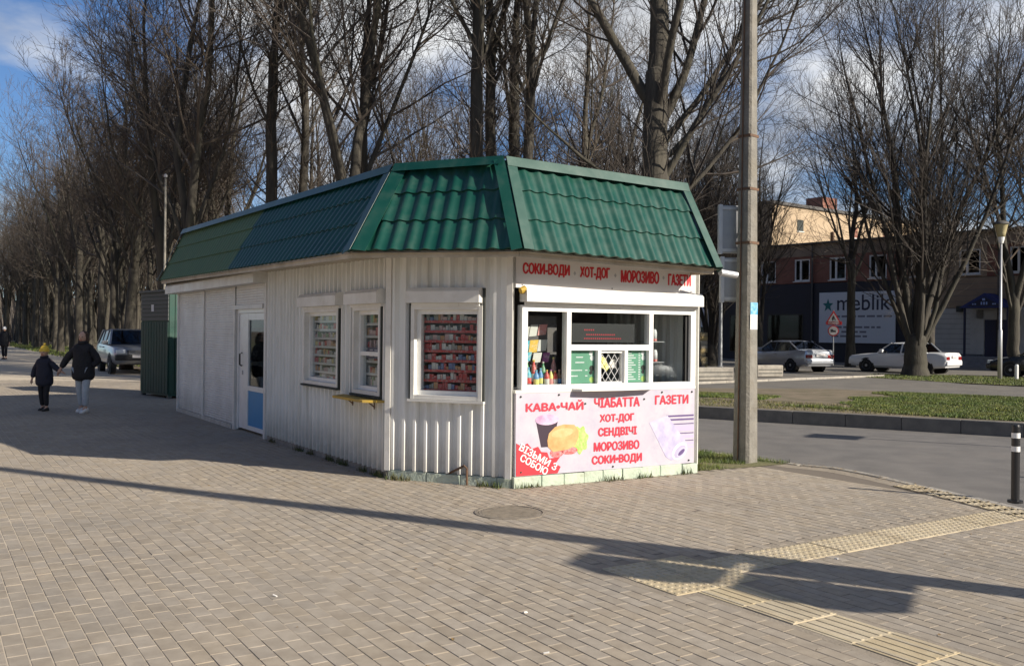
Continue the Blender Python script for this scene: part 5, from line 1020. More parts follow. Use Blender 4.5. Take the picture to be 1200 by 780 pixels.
# ================================================================== CARS
def car(name, label, loc, head, P, paint, group='parked cars', z=0.03):
    """x forward, y left; P holds the profile."""
    t = thing(name, label, 'car', (loc[0], loc[1], z), group, rz=math.atan2(head[1], head[0])); ORG[t.name] = (0, 0, 0)
    w = P['w'] / 2; secs = []
    for x, zb, zt, k in P['body']:
        ww = w * k; zm = zb + (zt - zb) * 0.42; zc = zb + (zt - zb) * 0.75
        half = [(ww * 0.86, zb), (ww * 0.97, zb + 0.09), (ww, zm), (ww * 0.985, zc), (ww * 0.93, zt - 0.03), (ww * 0.80, zt + 0.005), (ww * 0.35, zt + 0.022)]
        secs.append([(x, y, zz) for y, zz in half] + [(x, -y, zz) for y, zz in half[::-1]])
    m = MB(); m.loft(secs); body = m.build('body', paint, t, True)
    mod = body.modifiers.new('edge', 'EDGE_SPLIT'); mod.split_angle = R(38)
    xw, xf, xt, xr = P['cab']; zb, zt = P['belt'], P['top']; wb, wr = w * 0.90, w * 0.74
    q = {(s, n): v for s in (1, -1) for n, v in (('w', (xw, s * wb, zb)), ('f', (xf, s * wr, zt)), ('t', (xt, s * wr, zt)), ('r', (xr, s * wb, zb)))}
    m = MB(); m.loft([[(xf + 0.02, wr + 0.015, zt - 0.05), (xf - 0.1, wr - 0.12, zt + 0.012), (xf - 0.1, -wr + 0.12, zt + 0.012), (xf + 0.02, -wr - 0.015, zt - 0.05)], [((xf + xt) / 2, wr + 0.03, zt - 0.03), ((xf + xt) / 2, wr - 0.12, zt + 0.045), ((xf + xt) / 2, -wr + 0.12, zt + 0.045), ((xf + xt) / 2, -wr - 0.03, zt - 0.03)], [(xt - 0.02, wr + 0.015, zt - 0.05), (xt + 0.1, wr - 0.12, zt + 0.012), (xt + 0.1, -wr + 0.12, zt + 0.012), (xt - 0.02, -wr - 0.015, zt - 0.05)]])
    rf = m.build('roof', paint, t)
    for s in (1, -1):
        for a, b in (('w', 'f'), ('r', 't')):
            m = MB(); m.bar(q[(s, a)], q[(s, b)], 0.07, 0.05); m.build('pillar', paint, rf)
        for xm in P['posts']:
            f = (xm - xr) / (xw - xr); m = MB(); m.bar((xm, s * wb * 0.995, zb - 0.02), (xm - 0.05, s * wr, zt - 0.02), 0.07, 0.04); m.build('pillar', 'black_plastic' if paint != 'white_paint' else paint, rf)
    def pane(vs, nme):
        m = MB(); m.add(vs, [tuple(range(len(vs)))]); m.build(nme, 'car_glass', t)
    pane([q[(1, 'w')], q[(-1, 'w')], q[(-1, 'f')], q[(1, 'f')]], 'windscreen'); pane([q[(1, 'r')], q[(-1, 'r')], q[(-1, 't')], q[(1, 't')]], 'rear_window')
    for s in (1, -1):
        xs = [xw] + list(P['posts']) + [xr]; xtop = [xf] + [x - 0.05 for x in P['posts']] + [xt]
        for i in range(len(xs) - 1): pane([(xs[i], s * wb, zb), (xs[i + 1], s * wb, zb), (xtop[i + 1], s * wr, zt - 0.02), (xtop[i], s * wr, zt - 0.02)], 'side_window')
    m = MB(); m.box(ID, (xr + 0.3, -wb + 0.1, zb - 0.3), (xw - 0.4, wb - 0.1, zb - 0.05)); m.build('seats', 'black_plastic', t)
    r = P['r']
    for x in P['axles']:
        for s in (1, -1):
            Fw = Fr((x, s * (w - 0.10), r), (1, 0, 0), (0, 0, 1), (0, s, 0))
            m = MB(); m.lathe([(r + 0.06, -0.12), (r + 0.06, 0.088), (0, 0.09)], 22, Fw); m.build('wheel_arch', 'black_plastic', t)
            m = MB(); m.lathe([(r * 0.66, -0.1), (r, -0.09), (r, 0.085), (r * 0.93, 0.105), (r * 0.66, 0.10)], 22, Fw); wh = m.build('wheel', 'tyre', t, False)
            m = MB(); m.lathe([(r * 0.66, 0.04), (r * 0.66, 0.102), (r * 0.58, 0.085)], 22, Fw, False)
            for k in range(7): 
                a = 2 * math.pi * k / 7; m.bar(Fw(0, 0, 0.09), Fw(r * 0.62 * math.cos(a), r * 0.62 * math.sin(a), 0.085), 0.05, 0.02, tuple(Fw.ez))
            m.lathe([(0.06, 0.08), (0.06, 0.11), (0, 0.112)], 10, Fw); m.build('rim', 'rim', wh)
    xe, xr_ = P['body'][-1][0], P['body'][0][0]
    zl = P['lamp']
    for s in (1, -1):
        m = MB(); m.bbox(ID, (xe - 0.22, min(s * w * 0.52, s * w * 0.86), zl - 0.07), (xe + 0.012, max(s * w * 0.52, s * w * 0.86), zl + 0.07), 0.03); m.build('headlight', 'head_lamp', t)
        m = MB(); m.bbox(ID, (xr_ - 0.012, min(s * w * 0.50, s * w * 0.91), zl + 0.0), (xr_ + 0.22, max(s * w * 0.50, s * w * 0.91), zl + 0.17), 0.03); m.build('tail_light', 'tail_red', t)
        m = MB(); m.bbox(ID, (xw - 0.35, min(s * (w * 0.93), s * (w + 0.16)), zb + 0.0), (xw - 0.18, max(s * (w * 0.93), s * (w + 0.16)), zb + 0.15), 0.03); m.build('wing_mirror', paint, t)
        for xh in P['handles']: m = MB(); m.bbox(ID, (xh - 0.1, min(s * w * 0.97, s * w * 1.005), zb - 0.14), (xh + 0.1, max(s * w * 0.97, s * w * 1.005), zb - 0.10), 0.01); m.build('door_handle', 'light_metal', t)
    m = MB(); m.bbox(ID, (xe - 0.1, -w * 0.45, zl - 0.13), (xe + 0.02, w * 0.45, zl + 0.05), 0.02); gr = m.build('grille', 'black_plastic', t)
    for k in range(3): m = MB(); m.box(ID, (xe + 0.02, -w * 0.42, zl - 0.10 + 0.05 * k), (xe + 0.03, w * 0.42, zl - 0.085 + 0.05 * k)); m.build('grille_bar', 'light_metal', gr)
    m = MB(); m.bbox(ID, (xe - 0.15, -w * 0.9, P['body'][-1][1] - 0.02), (xe + 0.05, w * 0.9, P['body'][-1][1] + 0.20), 0.05); m.build('bumper', 'black_plastic' if P.get('dark_bumper') else paint, t)
    m = MB(); m.bbox(ID, (xr_ - 0.05, -w * 0.9, P['body'][0][1] - 0.02), (xr_ + 0.15, w * 0.9, P['body'][0][1] + 0.20), 0.05); m.build('bumper', 'black_plastic' if P.get('dark_bumper') else paint, t)
    for x_, s in ((xe + 0.052, 1), (xr_ - 0.052, -1)):
        z_ = P['body'][0][1] + (0.08 if s > 0 else 0.32); m = MB(); m.box(ID, (min(x_, x_ - 0.06 * s), -0.26, z_), (max(x_, x_ - 0.06 * s), 0.26, z_ + 0.11)); m.build('number_plate', 'sign_white', t)
    return t
SEDAN = dict(w=1.80, body=[(-2.28, 0.42, 0.93, 0.86), (-2.2, 0.30, 1.03, 0.95), (-1.75, 0.24, 1.06, 1.0), (-0.9, 0.22, 0.98, 1.0), (0.4, 0.22, 0.94, 1.0), (1.1, 0.22, 0.93, 1.0), (1.75, 0.24, 0.84, 0.98), (2.15, 0.28, 0.72, 0.92), (2.28, 0.38, 0.62, 0.82)], cab=(1.05, 0.25, -1.0, -1.85), belt=0.95, top=1.42, posts=(-0.15, -1.15), r=0.33, axles=(1.38, -1.32), lamp=0.66, handles=(-0.3, -1.15))
W124 = dict(w=1.74, body=[(-2.33, 0.42, 0.86, 0.92), (-2.25, 0.30, 0.96, 0.97), (-1.6, 0.24, 0.97, 1.0), (-0.9, 0.22, 0.94, 1.0), (0.4, 0.22, 0.92, 1.0), (0.95, 0.22, 0.91, 1.0), (1.75, 0.24, 0.84, 0.99), (2.25, 0.28, 0.77, 0.95), (2.33, 0.38, 0.72, 0.92)], cab=(0.90, 0.28, -1.0, -1.45), belt=0.93, top=1.39, posts=(-0.22,), r=0.31, axles=(1.42, -1.38), lamp=0.64, handles=(-0.4, -1.2))
SUVP = dict(w=1.90, body=[(-2.3, 0.55, 1.05, 0.92), (-2.2, 0.40, 1.14, 0.98), (-1.6, 0.34, 1.13, 1.0), (0.4, 0.32, 1.10, 1.0), (1.0, 0.32, 1.09, 1.0), (1.75, 0.36, 1.04, 0.97), (2.15, 0.42, 0.94, 0.92), (2.28, 0.55, 0.82, 0.84)], cab=(1.02, 0.42, -1.75, -2.15), belt=1.11, top=1.66, posts=(-0.1, -1.1), r=0.37, axles=(1.4, -1.35), lamp=0.86, handles=(-0.3, -1.1), dark_bumper=True)
VAN = dict(w=2.0, body=[(-2.7, 0.45, 1.15, 0.96), (-2.65, 0.36, 1.2, 1.0), (0.4, 0.34, 1.18, 1.0), (1.5, 0.34, 1.16, 1.0), (2.1, 0.38, 1.05, 0.97), (2.45, 0.48, 0.85, 0.88)], cab=(1.7, 1.05, -2.55, -2.68), belt=1.17, top=2.15, posts=(0.3, -1.2), r=0.36, axles=(1.6, -1.6), lamp=0.85, handles=(0.4,))
car('parked_car', 'silver saloon parked rear-on before the dark blue shopfront', (13.15, 44.2), (-0.416, 0.909), SEDAN, 'silver_paint')
car('parked_car', 'older white saloon parked behind the big many-stemmed tree', (18.55, 43.6), (-0.66, 0.75), W124, 'white_paint')
car('parked_car', 'black car cut off by the right edge beside the slim street lamp', (22.75, 38.9), (-0.80, 0.60), SEDAN, 'dark_paint')
car('parked_car', 'silver SUV parked facing the camera behind the walking woman', (-15.1, 36.4), (0.52, -0.85), SUVP, 'suv_paint', z=0.0)
car('delivery_van', 'white van out of frame at the right edge of the crossing', (11.6, 9.35), (-0.94, -0.35), VAN, 'white_paint', None, z=-0.05)

# ================================================================== PEOPLE
def skin_geo(J, E_, rad, sub=2):
    me = bpy.data.meshes.new('sk'); me.from_pydata(J, E_, []); o = bpy.data.objects.new('sk', me); COL.objects.link(o)
    mo = o.modifiers.new('s', 'SKIN'); mo.use_smooth_shade = True
    if not me.skin_vertices: me.skin_vertices.new()
    for i, d in enumerate(me.skin_vertices[0].data):
        r = rad[i]; d.radius = r if isinstance(r, tuple) else (r, r); d.use_root = (i == 0)
    sb2 = o.modifiers.new('ss', 'SUBSURF'); sb2.levels = sub; sb2.render_levels = sub
    dg = bpy.context.evaluated_depsgraph_get(); dg.update(); ev = o.evaluated_get(dg); m2 = ev.to_mesh()
    v = [tuple(x.co) for x in m2.vertices]; f = [tuple(p.vertices) for p in m2.polygons]; ev.to_mesh_clear(); bpy.data.objects.remove(o); bpy.data.meshes.remove(me); return v, f
def person(label, loc, rz, H, arms, top, legs, shoes, hat=None, child=False, stride=0.12, hairlen=0.0, group=None):
    """faces -y; arms: dict L/R -> (elbow, wrist) in metres at H=1.65, x of the viewer's right positive"""
    t = thing('person', label, 'person', (loc[0], loc[1], 0.0), group, rz=rz); ORG[t.name] = (0, 0, 0)
    k = H / 1.65; hd = 1.22 if child else 1.0
    S = lambda p: (p[0] * k, p[1] * k, p[2] * k)
    J = [(0, 0, 0.90), (0, 0.0, 1.05), (0, -0.01, 1.25), (0, 0, 1.36), (0, -0.01, 1.43), (0, -0.015, 1.50)]; rad = [(0.145, 0.11), (0.13, 0.10), (0.15, 0.11), (0.10, 0.085), 0.052, 0.06]; E_ = [(0, 1), (1, 2), (2, 3), (3, 4), (4, 5)]
    leg = {}
    for s in (-1, 1):
        st = stride * s; i = len(J); J += [(0.09 * s, 0, 0.86), (0.10 * s, -0.03 - st * 0.6, 0.47), (0.10 * s, st * -1.0 + 0.02, 0.09), (0.105 * s, st * -1.0 - 0.10, 0.04)]; rad += [0.085, 0.056, 0.036, 0.032]; E_ += [(0, i), (i, i + 1), (i + 1, i + 2), (i + 2, i + 3)]; leg[s] = J[i:i + 4]
    for s, key in ((-1, 'L'), (1, 'R')):
        el, wr = arms[key]; i = len(J); J += [(0.165 * s, 0, 1.34), el, wr, tuple(np.array(wr) + (np.array(wr) - np.array(el)) / np.linalg.norm(np.array(wr) - np.array(el)) * 0.075)]; rad += [0.055, 0.040, 0.026, (0.022, 0.034)]; E_ += [(3, i), (i, i + 1), (i + 1, i + 2), (i + 2, i + 3)]
    v, f = skin_geo([S(p) for p in J], E_, [tuple(c * k for c in r) if isinstance(r, tuple) else r * k for r in rad]); b = MB(); b.add(v, f)
    # fingers and thumb
    for s, key in ((-1, 'L'), (1, 'R')):
        el, wr = map(np.array, arms[key]); d = (wr - el) / np.linalg.norm(wr - el); sd = np.cross(d, (1, 0, 0)); sd /= np.linalg.norm(sd) + 1e-9; pn = np.cross(d, sd)
        for q, ln in ((-0.027, 0.065), (-0.009, 0.078), (0.009, 0.073), (0.027, 0.055)):
            p0 = wr + d * 0.06 + sd * q; b.tube([S(p0), S(p0 + d * ln * 0.6), S(p0 + d * ln * 0.95 + pn * 0.02 * s)], [0.0085 * k, 0.0078 * k, 0.006 * k], 6)
        p0 = wr + d * 0.025 - sd * 0.03; b.tube([S(p0), S(p0 + d * 0.03 - sd * 0.03), S(p0 + d * 0.06 - sd * 0.038)], [0.010 * k, 0.009 * k, 0.007 * k], 6)
    hz = 1.535 * k + (0.02 if child else 0); hr = 0.11 * k * hd
    b.ellipsoid((0, -0.02 * k, hz + 0.01), (hr * 0.70, hr * 0.84, hr * 1.06), 18, 12)
    b.ellipsoid((0, -0.02 * k - hr * 0.84, hz - hr * 0.08), (hr * 0.13, hr * 0.20, hr * 0.22), 8, 6)
    for s in (-1, 1): b.ellipsoid((s * hr * 0.70, -0.005 * k, hz), (hr * 0.08, hr * 0.17, hr * 0.25), 8, 6)
    b.build('body', 'skin', t, True)
    for s in (-1, 1): m = MB(); m.ellipsoid((s * hr * 0.30, -0.02 * k - hr * 0.76, hz + hr * 0.14), (hr * 0.12, hr * 0.07, hr * 0.07), 8, 6); m.build('eye', 'eye', t, True)
    m = MB(); m.ellipsoid((0, -0.02 * k - hr * 0.74, hz - hr * 0.46), (hr * 0.24, hr * 0.06, hr * 0.06), 8, 6); m.build('mouth', 'lips', t, True)
    # trousers
    J2 = [(0, 0, 0.88)]; r2 = [(0.155, 0.12)]; E2_ = []
    for s in (-1, 1):
        i = len(J2); lp_ = leg[s]; J2 += [(lp_[0][0] * 1.02, lp_[0][1], 0.84), lp_[1], (lp_[2][0], lp_[2][1], 0.12)]; r2 += [0.098, 0.072, 0.062]; E2_ += [(0, i), (i, i + 1), (i + 1, i + 2)]
    v, f = skin_geo([S(p) for p in J2], E2_, [tuple(c * k for c in r) if isinstance(r, tuple) else r * k for r in r2]); m = MB(); m.add(v, f); m.build('trousers', legs, t, True)
    # jacket with sleeves, long hem and collar
    J3 = [(0, 0, 0.62), (0, 0, 0.80), (0, -0.005, 1.05), (0, -0.01, 1.20), (0, 0, 1.325), (0, -0.01, 1.455)]; r3 = [(0.245, 0.19), (0.255, 0.20), (0.235, 0.185), (0.195, 0.165), (0.145, 0.13), (0.085, 0.09)]; E3_ = [(0, 1), (1, 2), (2, 3), (3, 4), (4, 5)]
    for s, key in ((-1, 'L'), (1, 'R')):
        el, wr = arms[key]; i = len(J3); J3 += [(0.155 * s, 0, 1.295), el, tuple(np.array(el) * 0.12 + np.array(wr) * 0.88)]; r3 += [0.085, 0.080, 0.060]; E3_ += [(4, i), (i, i + 1), (i + 1, i + 2)]
    v, f = skin_geo([S(p) for p in J3], E3_, [tuple(c * k for c in r) if isinstance(r, tuple) else r * k for r in r3]); m = MB(); m.add(v, f); jk = m.build('jacket', top, t, True)
    m = MB(); m.tube([(0.078 * k * math.cos(a), (-0.012 + 0.078 * math.sin(a)) * k, (1.445 + 0.012 * math.sin(a)) * k) for a in np.linspace(0, 2 * math.pi, 17)], 0.030 * k, 8); m.build('collar', top, jk, True)
    for s in (-1, 1):
        a = leg[s][2]; Fs = Fr((a[0] * k, a[1] * k, 0), (0, -1, 0), (1, 0, 0)); m = MB()
        secs = []
        for x, w_, h in ((-0.085, 0.030, 0.075), (-0.05, 0.040, 0.105), (0.02, 0.044, 0.105), (0.09, 0.047, 0.075), (0.15, 0.043, 0.055), (0.185, 0.022, 0.04)): secs.append([Fs(x * k, -w_ * k, 0.0), Fs(x * k, w_ * k, 0.0), Fs(x * k, w_ * k * 1.05, h * 0.5 * k), Fs(x * k, w_ * 0.6 * k, h * k), Fs(x * k, -w_ * 0.6 * k, h * k), Fs(x * k, -w_ * k * 1.05, h * 0.5 * k)])
        m.loft(secs); m.build('shoe', shoes, t, True)
    if hat:
        m = MB(); m.lathe([(hr * 0.80, -hr * 0.02), (hr * 0.86, hr * 0.10), (hr * 0.85, hr * 0.55), (hr * 0.66, hr * 0.98), (hr * 0.35, hr * 1.22), (0.0, hr * 1.28)], 18, Fr((0, -0.01 * k, hz + hr * 0.15), (1, 0, 0), (0, 1.08, 0)), False)
        hh = m.build('hat', hat, t, True)
        m = MB(); m.lathe([(hr * 0.90, -hr * 0.02), (hr * 0.93, hr * 0.15), (hr * 0.90, hr * 0.34)], 18, Fr((0, -0.01 * k, hz + hr * 0.15), (1, 0, 0), (0, 1, 0)), False); m.build('hat_cuff', hat, hh, True)
        if child: m = MB(); m.ellipsoid((0, 0, hz + hr * 1.62), (hr * 0.28, hr * 0.28, hr * 0.26), 10, 8); m.build('pompom', hat, hh, True)
    else:
        m = MB(); vs = []; m.ellipsoid((0, 0.012 * k, hz + 0.028 * k), (hr * 0.84, hr * 0.90, hr * 1.03), 18, 12)
        m.v = [(x, y + (0.055 * k if (y < -0.055 * k and z < hz + hr * 0.55) else 0), z) for x, y, z in m.v]
        hh = m.build('hair', 'hair', t, True)
        for s in (-1, 1): m = MB(); m.tube([(s * hr * 0.70, 0.01, hz + hr * 0.5), (s * hr * 0.85, 0.0, hz - hr * 0.3), (s * hr * 0.88, -0.02, hz - hr * 1.1 - hairlen * k)], [hr * 0.22, hr * 0.24, hr * 0.10], 8); m.build('hair_lock', 'hair', hh, True)
        m = MB(); m.tube([(0, hr * 0.62, hz + hr * 0.3), (0, hr * 0.75, hz - hr * 0.6), (0, hr * 0.70, hz - hr * 1.3 - hairlen * k)], [hr * 0.6, hr * 0.6, hr * 0.35], 10); m.build('hair_back', 'hair', hh, True)
    return t
W_ = person('woman in a black jacket, pale jeans and white trainers holding a child by the hand', (-8.68, 18.68), R(-6), 1.63, {'L': ((-0.36, 0.02, 1.12), (-0.47, -0.06, 0.87)), 'R': ((0.31, 0.05, 1.06), (0.17, -0.03, 0.93))}, 'black_cloth', 'pale_jeans', 'white_shoe', None, False, 0.10, 0.06, 'people walking on the pavement')
C_ = person('child in a yellow knitted hat and dark coat holding the woman\'s hand', (-9.62, 18.98), R(-4), 1.27, {'L': ((-0.29, 0.03, 1.09), (-0.31, -0.06, 0.84)), 'R': ((0.34, 0.0, 1.13), (0.52, -0.05, 1.05))}, 'navy_cloth', 'black_cloth', 'black_shoe', 'yellow_hat', True, 0.08, 0.0, 'people walking on the pavement')
X_ = person('distant walker in dark clothes and a white cap at the left edge', (-27.3, 49.6), R(10), 1.72, {'L': ((-0.26, 0.03, 1.08), (-0.25, -0.06, 0.83)), 'R': ((0.26, 0.03, 1.08), (0.25, -0.08, 0.83))}, 'black_cloth', 'black_cloth', 'black_shoe', 'white_cap', False, 0.12, 0.0, 'people walking on the pavement')

# ================================================================== TREES
class Branches:
    def __init__(s): s.V = []; s.Fq = []; s.n = 0
    def add(s, pts, rad, k):
        pts = np.asarray(pts, float); rad = np.asarray(rad, float); d = pts[-1] - pts[0]; d /= np.linalg.norm(d) + 1e-9
        a = np.cross(d, (0.3, 0.1, 1.0)) if abs(d[2]) < 0.9 else np.cross(d, (1.0, 0.2, 0)); a /= np.linalg.norm(a); b = np.cross(d, a)
        th = np.arange(k) * 2 * math.pi / k; ring = np.cos(th)[:, None] * a + np.sin(th)[:, None] * b
        V = pts[:, None, :] + rad[:, None, None] * ring[None]; m = len(pts); i = np.arange(m - 1)[:, None] * k; j = np.arange(k)[None]; j2 = (np.arange(k)[None] + 1) % k
        s.Fq.append(np.stack([i + j, i + j2, i + k + j2, i + k + j], -1).reshape(-1, 4) + s.n); s.V.append(V.reshape(-1, 3)); s.n += m * k
    def mesh(s, name, m, smooth=True):
        me = np_mesh(name, np.concatenate(s.V), np.concatenate(s.Fq)); me.materials.append(MATS[m])
        if smooth: me.polygons.foreach_set('use_smooth', np.ones(len(me.polygons), bool))
        return me
def grow(rng, p0, d0, L, n, wob, trop):
    pts = [np.array(p0, float)]; d = np.array(d0, float); d /= np.linalg.norm(d)
    for i in range(n):
        d = d + rng.normal(0, wob, 3) + np.array((0, 0, trop)); d /= np.linalg.norm(d); pts.append(pts[-1] + d * L / n)
    return np.array(pts)
def at_t(pts, t):
    x = t * (len(pts) - 1); i = min(int(x), len(pts) - 2); f = x - i; d = pts[i + 1] - pts[i]; return pts[i] * (1 - f) + pts[i + 1] * f, d / np.linalg.norm(d)
def side_dir(rng, d, ang):
    a = np.cross(d, rng.normal(0, 1, 3)); a /= np.linalg.norm(a); return d * math.cos(ang) + a * math.sin(ang)
def make_tree(seed, H, r0, stems, clear, l1=1.5, l2=2.6, l3=4.0, twl=0.5, bark='bark', twig='twig', up=0.10, lean=(0, 0), tb=None, a1=(0.6, 1.05), spanl=0.42):
    """stems: list of (start height, outward tilt, azimuth, length fraction, radius fraction)"""
    rng = np.random.default_rng(seed); T = Branches(); Cn = Branches()
    tr = [np.array((0, 0, -0.25))]; n = 9
    for i in range(1, n + 1): tr.append(np.array((lean[0] * i / n + rng.normal(0, 0.02), lean[1] * i / n + rng.normal(0, 0.02), clear * i / n)))
    tr = np.array(tr); rr = [r0 * (1.4 if i == 0 else 1.14 if i == 1 else 1.04 - (0.22 if clear < 8 else 0.34) * i / n) for i in range(n + 1)]; T.add(np.vstack([tr, tr[-1] + (0, 0, 0.18 * r0), tr[-1] + (0, 0, 0.3 * r0)]), rr + [rr[-1] * 0.75, 0.01], 12)
    SP = []
    for (z, tilt, az, lf, rf) in stems:
        p, _ = at_t(tr, min(0.985, (z + 0.25) / (clear + 0.25))); d = np.array((math.sin(tilt) * math.cos(az), math.sin(tilt) * math.sin(az), math.cos(tilt))); L = (H - z) * lf
        r1 = r0 * rf; off = max(0.0, r0 * 0.84 - r1 * 0.9) * min(1.0, tilt / 0.2); q = grow(rng, p + np.array((math.cos(az), math.sin(az), 0)) * off - d * r0 * 0.9, d, L, 14, 0.055, up * 0.55); rad = r1 * (1 - np.linspace(0, 1, len(q)) ** 0.9 * 0.93); T.add(q, rad, 8); SP.append((q, rad, L))
    if tb:      # light side branches on the bare trunk
        k0 = int(tb[0] / clear * n); SP.append((tr[k0:], np.array(rr[k0:]), -tb[1]))
    for q, rad, L in SP:
        nb = int(L * l1) if L > 0 else int(-L)
        if L < 0: L = 6.5
        for _ in range(nb):
            t = rng.uniform(0.14, 0.97); p, d = at_t(q, t); rb = np.interp(t, np.linspace(0, 1, len(rad)), rad); dd = side_dir(rng, d, rng.uniform(*a1)); L1 = (0.30 + spanl * (1 - t) ** 0.7 * rng.uniform(0.5, 1.1)) * L * 0.55 + 0.4
            b = grow(rng, p, dd, L1, 6, 0.11, up); r1 = min(rb * 0.6, 0.008 + 0.0085 * L1); Cn.add(b, np.linspace(r1, 0.007, len(b)), 4)
            for _ in range(max(2, int(L1 * l2))):
                t2 = rng.uniform(0.12, 1.0); p2, d2 = at_t(b, t2); L2 = (0.25 + 0.4 * (1 - t2)) * L1 * rng.uniform(0.5, 1.0) + 0.25; c = grow(rng, p2, side_dir(rng, d2, rng.uniform(0.45, 0.95)), L2, 4, 0.13, up * 0.9); Cn.add(c, np.linspace(0.004 + 0.0035 * L2, 0.004, len(c)), 3)
                for _ in range(max(2, int(L2 * l3))):
                    t3 = rng.uniform(0.15, 1.0); p3, d3 = at_t(c, t3); e = grow(rng, p3, side_dir(rng, d3, rng.uniform(0.35, 0.9)), twl * rng.uniform(0.5, 1.3), 2, 0.12, up * 0.6); Cn.add(e, (0.0055, 0.005, 0.0035), 3)
    return T.mesh('trunk', bark), Cn.mesh('crown', twig, False)
rg = random.Random(11)
def stemset(n, z0, z1, tilt, lf=(0.8, 1.0), rf=0.5, az0=None):
    a0 = rg.uniform(0, 6.28) if az0 is None else az0; return [(rg.uniform(z0, z1), rg.uniform(*tilt), a0 + 2 * math.pi * i / n + rg.uniform(-0.4, 0.4), rg.uniform(*lf), rf * rg.uniform(0.8, 1.1)) for i in range(n)]
PROTO = {}
PROTO['tall'] = make_tree(21, 22.0, 0.24, [(11.4, 0.05, 0, 1.0, 0.62)] + stemset(4, 8.6, 11.4, (0.3, 0.55), (0.55, 0.8), 0.30), 11.6, 2.1, 2.7, 4.0, tb=(5.0, 26))
PROTO['tall_thin'] = make_tree(22, 21.0, 0.195, [(10.0, 0.10, 1.0, 1.0, 0.66), (9.8, 0.22, 4.0, 0.9, 0.5)] + stemset(3, 7.5, 10, (0.3, 0.5), (0.5, 0.8), 0.30), 10.2, 2.1, 2.7, 4.0, tb=(5.0, 24), lean=(0.25, 0.1))
PROTO['tall_fork'] = make_tree(23, 22.0, 0.27, [(5.4, 0.20, 2.9, 1.0, 0.68), (5.3, 0.13, 0.1, 1.0, 0.66), (5.5, 0.34, 4.0, 0.75, 0.36), (5.2, 0.36, 1.2, 0.75, 0.36)], 5.6, 1.9, 2.7, 4.0)
PROTO['upright'] = make_tree(1, 16.0, 0.24, [(6.0, 0.05, 0, 1.0, 0.72)] + stemset(5, 3.8, 6.0, (0.25, 0.5), (0.7, 0.95), 0.42), 6.2, 2.0, 2.8, 4.2)
PROTO['fork'] = make_tree(2, 16.5, 0.25, [(3.5, 0.22, 0.3, 1.0, 0.66), (3.3, 0.30, 3.3, 0.95, 0.62), (3.5, 0.12, 1.9, 0.9, 0.5)] + stemset(2, 2.6, 3.4, (0.35, 0.5), (0.65, 0.8), 0.32), 3.6, 2.0, 2.8, 4.2)
PROTO['slender'] = make_tree(3, 15.0, 0.19, [(7.5, 0.04, 0, 1.0, 0.78)] + stemset(4, 4.5, 7.2, (0.3, 0.55), (0.6, 0.9), 0.36), 7.6, 2.0, 2.6, 4.2)
PROTO['leaning'] = make_tree(4, 15.0, 0.22, [(5.5, 0.16, 2.6, 1.0, 0.7), (5.2, 0.35, 5.4, 0.85, 0.5)] + stemset(3, 4.0, 5.4, (0.35, 0.6), (0.6, 0.85), 0.36), 5.6, 2.0, 2.8, 4.2, lean=(-0.5, 0.2))
PROTO['multi'] = make_tree(5, 17.0, 0.50, [(1.3, 0.05, 0.2, 1.0, 0.36), (1.2, 0.13, 2.9, 1.0, 0.40), (1.3, 0.20, 0.3, 1.0, 0.38), (1.5, 0.24, 1.3, 0.96, 0.30), (1.4, 0.26, 4.6, 0.95, 0.30), (1.5, 0.33, 6.0, 0.92, 0.28), (1.4, 0.34, 3.3, 0.92, 0.28), (1.6, 0.14, 2.0, 1.0, 0.32), (1.6, 0.42, 2.6, 0.82, 0.22), (1.6, 0.42, 5.6, 0.82, 0.22), (1.6, 0.16, 5.2, 1.0, 0.28)], 1.7, 1.7, 2.4, 3.4, 0.55, 'bark_dark', 'twig_dark', up=0.13, a1=(0.3, 0.65))
PROTO['limb'] = make_tree(6, 23.0, 0.43, [(8.3, 0.07, 0.3, 1.0, 0.72), (7.7, 0.72, 3.0, 0.66, 0.40), (5.2, 1.05, 3.4, 0.30, 0.20), (7.2, 0.55, 0.1, 0.7, 0.30), (5.6, 0.75, -0.4, 0.55, 0.24), (7.6, 0.5, 5.0, 0.7, 0.30), (6.6, 0.80, 0.6, 0.6, 0.26), (4.6, 0.85, 0.2, 0.50, 0.20), (6.2, 0.9, 0.0, 0.5, 0.2)], 8.5, 2.0, 2.8, 4.2, 0.5, 'bark', 'twig_dark', up=0.13, tb=(3.5, 18))
PROTO['clump'] = make_tree(7, 15.0, 0.30, stemset(4, 1.2, 2.4, (0.10, 0.26), (0.85, 1.0), 0.55), 2.5, 1.9, 2.6, 4.0, 0.5, 'bark_dark', 'twig_dark', up=0.12)
NT = [0]
def tree(kind, x, y, label, group, s=1.0, rz=0.0, z=0.04, sz=None):
    t = thing('bare_tree', label, 'tree', (x, y, z), group); t.rotation_euler.z = rz; t.scale = (s, s, sz or s)
    obj('trunk', PROTO[kind][0], None, t); obj('crown', PROTO[kind][1], None, t); NT[0] += 1; return t
def tu(u, Y): return (u - 604) / 1080 * Y, Y       # lateral position of a tree seen at image column u and depth Y
G1 = 'bare trees behind the kiosk'
